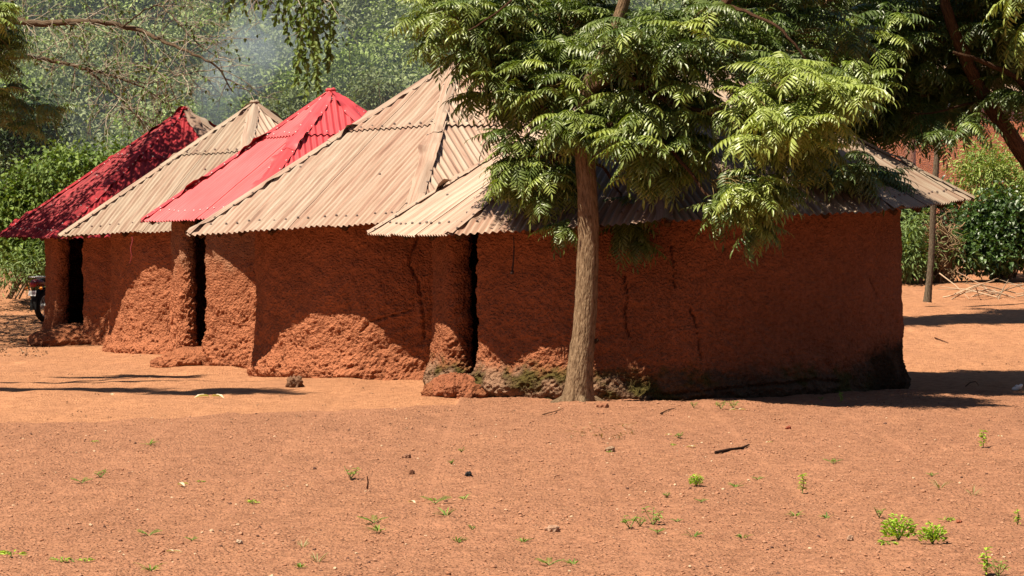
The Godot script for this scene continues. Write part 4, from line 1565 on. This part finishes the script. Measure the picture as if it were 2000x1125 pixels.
	part(o, "handlebar", g.mesh(), M.plain)
	g = Acc.new()
	g.lump(Vector3(0, 0.86, -1.12), Vector3(0.1, 0.1, 0.08), Color(0.6, 0.6, 0.6), n_mid, 0.0, 2.0, 20, 12)
	part(o, "headlight", g.mesh(), M.gloss)
	g = Acc.new()
	g.tube([Vector3(0.15, 0.3, -0.5), Vector3(0.16, 0.28, -0.1), Vector3(0.17, 0.33, 0.25)], [0.025, 0.035, 0.04], 12, Color(0.35, 0.34, 0.33))
	part(o, "exhaust", g.mesh(), M.gloss)


# ---------------------------------------------------------------- small things in the yard
func leaves_round(g: Acc, n: int, spread: float, height: float, l: float, w: float, lo: Color, hi: Color, lean := 0.6) -> void:
	for i in n:
		var a := rng.randf() * TAU
		var q := pow(rng.randf(), 0.5)
		var y := height * rng.randf_range(0.15, 1.0) * (1.0 - 0.45 * q * q)
		var p := Vector3(cos(a) * q * spread, y, sin(a) * q * spread)
		var d := Vector3(cos(a) * lean, rng.randf_range(0.1, 1.0), sin(a) * lean).normalized()
		var s := rng.randf_range(0.7, 1.2)
		g.leaf(p, d, Vector3(rng.randf_range(-0.4, 0.4), 1, rng.randf_range(-0.4, 0.4)).normalized() if absf(d.y) < 0.9 else Vector3.RIGHT, l * s, w * s, lo.lerp(hi, rng.randf()), rng.randf_range(0.1, 0.5), rng.randf_range(-0.2, 0.2))


func weed(px: float, py: float, kind: String, size: float, label: String, group := "") -> void:
	var p: Vector3 = on_ground(px, py)
	var o := thing("weed", label, "weed", p, group)
	var g := Acc.new()
	var st := Acc.new()
	var stem := Color(0.16, 0.2, 0.06)
	var lime := [Color(0.2, 0.36, 0.025), Color(0.42, 0.56, 0.06)]
	var mid := [Color(0.1, 0.19, 0.03), Color(0.25, 0.36, 0.07)]
	var dark := [Color(0.07, 0.12, 0.025), Color(0.15, 0.23, 0.05)]
	match kind:
		"cushion":                                       # dense round tuft
			for i in 14:
				var a := rng.randf() * TAU
				st.tube([Vector3.ZERO, Vector3(cos(a) * size * 0.35, size * 0.6, sin(a) * size * 0.35)], [0.004, 0.002], 4, stem)
			leaves_round(g, 260, size * 0.55, size * 0.95, size * 0.2, size * 0.1, lime[0], lime[1], 0.8)
		"upright":                                       # one leafy stalk
			st.tube([Vector3.ZERO, Vector3(0.01, size * 0.5, 0), Vector3(0, size * 0.95, 0.01)], [0.004, 0.003, 0.002], 5, stem)
			for i in 34:
				var y := size * rng.randf_range(0.12, 1.0)
				var a := rng.randf() * TAU
				g.leaf(Vector3(0, y, 0), Vector3(cos(a), rng.randf_range(-0.1, 0.7), sin(a)).normalized(), Vector3.UP, size * rng.randf_range(0.22, 0.36), size * 0.12, lime[0].lerp(lime[1], rng.randf()), 0.3)
		"seedling":                                      # a few soft leaves
			for k in 5:
				var a := TAU * k / 5 + rng.randf()
				var e := Vector3(cos(a) * size * 0.5, size * rng.randf_range(0.4, 0.9), sin(a) * size * 0.5)
				st.tube([Vector3.ZERO, e], [0.003, 0.002], 4, stem)
				for z in 5:
					var b := rng.randf() * TAU
					g.leaf(e * rng.randf_range(0.5, 1.0), Vector3(cos(b), rng.randf_range(0, 0.6), sin(b)).normalized(), Vector3.UP, size * rng.randf_range(0.25, 0.42), size * 0.14, mid[0].lerp(mid[1], rng.randf()), 0.3)
		"sprig":                                         # feathered seedling
			for k in 4:
				var a := TAU * k / 4 + rng.randf() * 0.8
				var d := Vector3(cos(a), 0.55, sin(a)).normalized()
				st.tube([Vector3.ZERO, d * size * 0.6, d * size + Vector3(0, -size * 0.15, 0)], [0.003, 0.002, 0.001], 4, stem)
				for z in 7:
					for s in [-1.0, 1.0]:
						var q := d * size * (0.3 + 0.1 * z) + Vector3(0, -size * 0.02 * z, 0)
						var side: Vector3 = d.cross(Vector3.UP).normalized() * s
						g.leaf(q, (side + d * 0.5).normalized(), Vector3.UP, size * 0.24, size * 0.07, dark[0].lerp(mid[1], rng.randf()), 0.2)
		"grass":
			for k in 14:
				var a := rng.randf() * TAU
				g.leaf(Vector3(cos(a) * 0.01, 0, sin(a) * 0.01), Vector3(cos(a) * rng.randf_range(0.3, 1.1), rng.randf_range(0.5, 1.0), sin(a) * rng.randf_range(0.3, 1.1)).normalized(), Vector3.UP, size * rng.randf_range(0.6, 1.2), 0.009, dark[0].lerp(mid[1], rng.randf()), 0.5, 0.1)
		"dry_grass":
			for k in 12:
				var a := rng.randf() * TAU
				g.leaf(Vector3(cos(a) * 0.01, 0, sin(a) * 0.01), Vector3(cos(a) * rng.randf_range(0.2, 0.9), rng.randf_range(0.6, 1.0), sin(a) * rng.randf_range(0.2, 0.9)).normalized(), Vector3.UP, size * rng.randf_range(0.6, 1.2), 0.007, Color(0.2, 0.22, 0.09).lerp(Color(0.42, 0.33, 0.18), rng.randf()), 0.4, 0.1)
		"rosette":                                       # flat on the ground
			leaves_round(g, 26, size * 0.5, size * 0.25, size * 0.4, size * 0.15, mid[0], lime[1], 1.6)
			st.tube([Vector3.ZERO, Vector3(0, size * 0.2, 0)], [0.004, 0.002], 4, stem)
	part(o, "leaves", g.mesh(), M.dull_leaf)
	if st.v.size():
		part(o, "stem", st.mesh(), M.twig)


func make_yard() -> void:
	var W := [
		[1755, 1056, "cushion", 0.165, "largest bright green cushion weed at lower right, left one of the pair"],
		[1821, 1063, "cushion", 0.135, "round bright green cushion weed, right one of the pair at lower right"],
		[1733, 1064, "rosette", 0.09, "flat pale weed at the foot of the left cushion weed"],
		[1925, 1128, "upright", 0.15, "leafy lime weed cut by the bottom edge at lower right"],
		[1950, 1126, "seedling", 0.1, "spreading lime weed right beside the one at the bottom edge"],
		[1920, 875, "upright", 0.155, "upright lime weed below the white scrap at the right"],
		[1567, 964, "upright", 0.135, "single upright lime weed in the middle of the right foreground"],
		[1360, 949, "cushion", 0.09, "low lime weed with a dark dry leaf left of the upright weed"],
		[1325, 857, "seedling", 0.075, "small lime seedling below the tree shadow"],
		[1315, 870, "rosette", 0.05, "tiny dark weed just under the lime seedling"],
		[1355, 797, "seedling", 0.07, "small green weed at the shadow edge, left of the leafy patch"],
		[1408, 799, "seedling", 0.105, "leafy green weed patch in the tree shadow before the nearest hut"],
		[1432, 799, "seedling", 0.1, "right half of the leafy patch in the tree shadow"],
		[1642, 788, "upright", 0.11, "pale green weed standing before the nearest hut's mossy foot"],
		[1604, 784, "seedling", 0.05, "tiny weed left of the pale weed before the hut foot"],
		[1627, 905, "sprig", 0.1, "thin feathery sprig between the two upright lime weeds"],
		[1302, 972, "seedling", 0.05, "tiny dark seedling below the low lime weed"],
		[1370, 982, "sprig", 0.06, "small sprig under the low lime weed"],
		[1437, 952, "grass", 0.07, "short grass blades right of the low lime weed"],
		[1480, 938, "sprig", 0.06, "thin dark sprig left of the upright lime weed"],
		[1835, 957, "dry_grass", 0.1, "pale straw tuft at right, left of the other straw tuft"],
		[1900, 968, "dry_grass", 0.09, "pale straw tuft nearest the right edge"],
		[1820, 930, "sprig", 0.06, "faint sprig above the straw tufts"],
		[1717, 1012, "seedling", 0.075, "thin lime seedling above the left cushion weed"],
		[1850, 1018, "rosette", 0.08, "grey green rosette above the right cushion weed"],
		[1987, 1026, "upright", 0.1, "lime weed at the right edge of the picture"],
		[1230, 1034, "seedling", 0.1, "grey green seedling, left one of three in a row"],
		[1250, 1030, "seedling", 0.07, "middle seedling of the three in a row"],
		[1276, 1026, "seedling", 0.12, "tallest seedling, right one of three in a row"],
		[1284, 1042, "sprig", 0.07, "dry looking sprig under the tallest of the three seedlings"],
		[1322, 1020, "sprig", 0.05, "tiny sprig right of the three seedlings"],
		[1555, 1009, "grass", 0.07, "dark grass blades below the upright lime weed"],
		[1615, 1015, "grass", 0.055, "two thin blades right of the dark grass"],
		[1355, 1050, "grass", 0.07, "dark tuft below and right of the three seedlings"],
		[1450, 1053, "grass", 0.06, "low straggling grass in the lower middle right"],
		[1022, 1060, "grass", 0.06, "dark grass tuft left of the bottom middle stone"],
		[1072, 1104, "sprig", 0.1, "grey feathery weed near the bottom edge in the middle"],
		[1120, 1106, "grass", 0.06, "pale grass right of the grey feathery weed"],
		[685, 938, "seedling", 0.11, "green seedling beside the upright dry twig"],
		[850, 985, "sprig", 0.13, "spreading grass like sprig in the middle foreground"],
		[872, 1009, "grass", 0.1, "grass blades just below the spreading sprig"],
		[730, 1025, "sprig", 0.12, "feathery seedling with broad fronds left of the spreading sprig"],
		[740, 1044, "grass", 0.08, "small grass below the broad fronded seedling"],
		[892, 1060, "grass", 0.075, "grass tuft in the lower middle foreground"],
		[922, 1036, "seedling", 0.045, "tiny bright seedling right of the lower middle grass tuft"],
		[592, 1070, "dry_grass", 0.07, "faint dry grass left of the lower middle grass tuft"],
		[620, 1100, "dry_grass", 0.08, "dry stalks near the bottom edge left of the middle"],
		[587, 1111, "grass", 0.05, "short grass at the bottom edge left of the middle"],
		[907, 976, "grass", 0.05, "tiny grass right of the spreading sprig"],
		[882, 908, "seedling", 0.055, "small seedling above the dark pebble"],
		[901, 884, "seedling", 0.045, "tiny seedling near the pale flat stone"],
		[290, 1047, "sprig", 0.1, "curved sprig in the lower left foreground"],
		[375, 1056, "sprig", 0.06, "small sprig right of the curved sprig"],
		[22, 1088, "rosette", 0.12, "bright flat weed in the bottom left corner"],
		[122, 1100, "rosette", 0.09, "flat weed second from the bottom left corner"],
		[165, 1097, "rosette", 0.075, "flat weed third from the bottom left corner"],
		[295, 1116, "grass", 0.1, "ragged weed at the bottom edge under the curved sprig"],
		[160, 945, "sprig", 0.1, "faint grey sprig, left of the left foreground pair"],
		[197, 934, "seedling", 0.085, "grey green seedling, right of the left foreground pair"],
		[291, 870, "grass", 0.09, "small tuft on the left just below the swept path"],
		[392, 943, "rosette", 0.05, "tiny bright weed right of the left foreground pair"],
		[492, 983, "rosette", 0.07, "pale star shaped weed in the left middle foreground"],
		[185, 864, "rosette", 0.05, "tiny dark weed left of the tuft below the swept path"],
		[1190, 884, "rosette", 0.035, "tiny weed next to the stone below the tree"],
		[890, 790, "seedling", 0.0, ""]]
	for w in W:
		if w[3] > 0.0:
			weed(w[0], w[1], w[2], w[3], w[4], "small weeds growing in the bare yard")
	# the weed at the doorstep
	var g := Acc.new()
	# stones: [px, py, width px, height px, colour, label]
	var S := [
		[577, 757, 28, 22, Color(0.2, 0.11, 0.07), "dark block of stone at the foot of the second hut's wall"],
		[795, 895, 16, 8, Color(0.32, 0.17, 0.11), "flat reddish stone in the middle of the yard"],
		[1192, 882, 18, 10, Color(0.36, 0.25, 0.17), "pale brown stone below the tree foot"],
		[1080, 1038, 26, 12, Color(0.42, 0.27, 0.19), "largest pale stone in the bottom middle"],
		[915, 931, 12, 9, Color(0.03, 0.03, 0.035), "small black pebble in the middle foreground"],
		[804, 926, 10, 8, Color(0.18, 0.08, 0.05), "small dark red pebble left of the black pebble"],
		[467, 1061, 13, 7, Color(0.5, 0.38, 0.28), "pale pebble in the lower left foreground"],
		[1660, 1056, 12, 10, Color(0.42, 0.28, 0.2), "pale lump of earth left of the cushion weeds"],
		[1538, 1077, 12, 6, Color(0.35, 0.19, 0.12), "thin stone near the bottom right of the middle"],
		[1178, 796, 22, 9, Color(0.33, 0.15, 0.09), "clod of red earth at the right of the tree foot"],
		[1540, 838, 10, 6, Color(0.3, 0.08, 0.05), "dark red pebble below the long tree shadow"],
		[1873, 1021, 11, 6, Color(0.34, 0.12, 0.07), "red pebble right of the grey green rosette"]]
	for s in S:
		var p: Vector3 = on_ground(s[0], s[1])
		var m := -p.z / F
		g = Acc.new()
		g.lump(Vector3(0, s[3] * m * 0.35, 0), Vector3(s[2] * m * 0.5, s[3] * m * 0.55, s[2] * m * 0.42), s[4], n_mid, s[3] * m * 0.5, 4.0 / maxf(s[2] * m, 0.05) * 0.2, 22, 14, 0.75)
		single("stone", g.mesh(), M.stone, s[5], "stone", p, "loose stones in the yard")
	# sticks
	var T := [
		[[[1398, 888], [1425, 882], [1448, 878], [1463, 871]], 0.014, Color(0.09, 0.05, 0.04), "dark broken stick lying below the tree shadow"],
		[[[717, 955], [719, 942], [717, 930]], 0.008, Color(0.16, 0.06, 0.04), "dry red twig standing beside the green seedling"],
		[[[1060, 812], [1085, 806], [1100, 800]], 0.006, Color(0.3, 0.16, 0.1), "thin twig lying at the left of the tree foot"],
		[[[1290, 810], [1305, 803], [1320, 800]], 0.007, Color(0.18, 0.1, 0.07), "thin curved twig at the edge of the tree shadow"],
		[[[1885, 755], [1895, 747], [1905, 745], [1912, 753]], 0.007, Color(0.2, 0.11, 0.07), "bent twig on the pale path behind the nearest hut"],
		[[[1826, 662], [1838, 666], [1852, 671]], 0.01, Color(0.16, 0.06, 0.04), "small dry branch on the sunlit path at right"]]
	for t in T:
		var pts := []
		var first := on_ground(t[0][0][0], t[0][0][1])
		for i in t[0].size():
			var p := at(t[0][i][0], t[0][i][1], -first.z)
			if not t[3].contains("standing") and not t[3].contains("bent"):
				p = on_ground(t[0][i][0], t[0][i][1]) + Vector3(0, 0.012, 0)
			pts.append(p - first)
		g = Acc.new()
		g.tube(pts, taper(t[1], t[1] * 0.5, pts.size()), 7, t[2], 0.3, n_fine)
		single("stick", g.mesh(), M.bark, t[3], "stick", first)
	# fallen pale leaves and a white scrap
	var Lf := [[347, 951, 0.1, "white dry leaf in the left foreground"], [337, 1082, 0.06, "pale curled leaf near the bottom left"], [797, 984, 0.075, "long pale straw leaf left of the spreading sprig"], [1352, 876, 0.07, "pale dead leaf below the lime seedling"], [1500, 868, 0.05, "small pale leaf right of the dark broken stick"], [1950, 855, 0.05, "pale leaf right of the upright lime weed at right"],
		[410, 777, 0.2, "pale dry leaves lying at the edge of the long shadow"], [218, 774, 0.12, "pale crumpled leaf in the long shadow at left"], [1310, 852, 0.06, "pale leaf beside the lime seedling"], [1440, 803, 0.09, "yellow leaf under the leafy patch in shadow"]]
	for l in Lf:
		var p: Vector3 = on_ground(l[0], l[1])
		g = Acc.new()
		for k in 2:
			var a := rng.randf() * TAU
			g.leaf(Vector3(0.01 * k, 0.012, 0), Vector3(cos(a), 0.15, sin(a) * 0.6).normalized(), Vector3.UP, l[2], l[2] * 0.4, Color(0.6, 0.5, 0.36), 0.3, 0.2, 0.3)
		single("fallen_leaf", g.mesh(), M.dull_leaf, l[3], "leaf", p)
	var sp := on_ground(1990, 762)
	g = Acc.new()
	g.lump(Vector3(0, 0.035, 0), Vector3(0.07, 0.03, 0.02), Color(0.8, 0.8, 0.76), n_fine, 0.02, 1.0, 18, 12)
	var scrap := single("plastic_scrap", g.mesh(), M.plain, "white scrap of plastic on the ground at the right edge", "litter", sp)
	scrap.rotation.z = 0.4
	# dry scraps below the tree: a thing one cannot count
	g = Acc.new()
	for i in 46:
		var p: Vector3 = on_ground(rng.randf_range(1110, 1240), rng.randf_range(828, 860))
		for k in 2:
			var d := Vector3(rng.randf_range(-1, 1), rng.randf_range(0.0, 0.9), rng.randf_range(-1, 1)).normalized()
			g.leaf(p, d, Vector3.UP, rng.randf_range(0.03, 0.08), 0.014, Color(0.2, 0.09, 0.05).lerp(Color(0.35, 0.23, 0.13), rng.randf()), 0.4, 0.4)
	var sc := single("dry_stubble", g.mesh(), M.dull_leaf, "scatter of dry brown stubble on the soil below the tree", "litter")
	sc.set_meta("kind", "stuff")
	# brushwood heap at the right, behind
	var hp := Vector3(at(1960, 505, 61).x, earth(9.0, 61.0), -61.0)
	var o := thing("brushwood_heap", "heap of dry sticks and leaves under the right bushes", "brushwood", hp)
	for i in 34:
		g = Acc.new()
		var p := Vector3(rng.randf_range(-0.9, 0.9), rng.randf_range(0.02, 0.22), rng.randf_range(-0.4, 0.4))
		var d := Vector3(rng.randf_range(-1, 1), rng.randf_range(-0.1, 0.28), rng.randf_range(-0.4, 0.4)).normalized()
		var l := rng.randf_range(0.4, 1.1)
		g.tube([p - d * l * 0.5, p + Vector3(0, 0.03, 0), p + d * l * 0.5], [0.012, 0.011, 0.005], 5, Color(0.4, 0.29, 0.2) * rng.randf_range(0.5, 1.3))
		part(o, "stick", g.mesh(), M.twig)
	# litter of leaves in two places, gravel and crumbs of earth over the yard
	var flake := sprig_mesh(31, 5, 0.05, 0.07, 0.035, 0.8)
	var tr := []
	var co := []
	for i in 900:
		var px := rng.randf_range(1765, 2010)
		var py := 505 + 30 * absf(rng.randfn()) * 0.5
		if i % 5 < 2:
			px = rng.randf_range(-10, 95)
			py = rng.randf_range(535, 700)
		if i % 9 == 0:
			px = rng.randf_range(0, 2000)
			py = rng.randf_range(690, 840)
		var p: Vector3 = on_ground(px, py)
		if -p.z > 72:
			continue
		tr.append(Transform3D(Basis(Vector3.UP, rng.randf() * TAU).scaled(Vector3.ONE * rng.randf_range(0.4, 1.0) * (0.5 if i % 9 == 0 else 1.0)), p + Vector3(0, 0.01, 0)))
		co.append(Color(0.14, 0.07, 0.04).lerp(Color(0.5, 0.36, 0.24), rng.randf() * rng.randf()))
	var lt := many(self, "leaf_litter", flake, M.litter, tr, co)
	lt.set_meta("label", "dry leaf litter strewn over the bare ground")
	lt.set_meta("category", "litter")
	for v in 2:
		g = Acc.new()
		g.lump(Vector3(0, 0.2, 0), Vector3(0.6, 0.4, 0.5), Color.WHITE, n_mid, 0.5, 0.4 + v, 8, 5)
		tr = []
		co = []
		for i in 10000:
			var d := 18.5 + 19.0 * pow(rng.randf(), 1.2)
			var x := rng.randf_range(-0.16, 0.16) * d
			if d > path_edge(x) and x < -0.6:
				continue
			var dens := n_low.get_noise_2d(x * 1.2 + 9.0, d * 0.6)
			if rng.randf() > 0.55 + 0.9 * dens:
				continue
			var s := 0.007 + 0.014 * pow(rng.randf(), 3.0) + (0.012 if rng.randf() < 0.02 else 0.0)
			tr.append(Transform3D(Basis(Vector3.UP, rng.randf() * TAU).scaled(Vector3(s, s * rng.randf_range(0.6, 1.2), s)), Vector3(x, earth(x, d) - 0.001, -d)))
			var c := Color(0.36, 0.165, 0.095).lerp(Color(0.45, 0.24, 0.15), rng.randf())
			if rng.randf() < 0.05:
				c = Color(0.12, 0.06, 0.045)
			elif rng.randf() < 0.04:
				c = Color(0.6, 0.42, 0.28)
			co.append(c)
		var gr := many(self, "gravel", g.mesh(), M.litter, tr, co)
		gr.set_meta("label", "crumbs of red earth and fine gravel over the yard")
		gr.set_meta("category", "gravel")
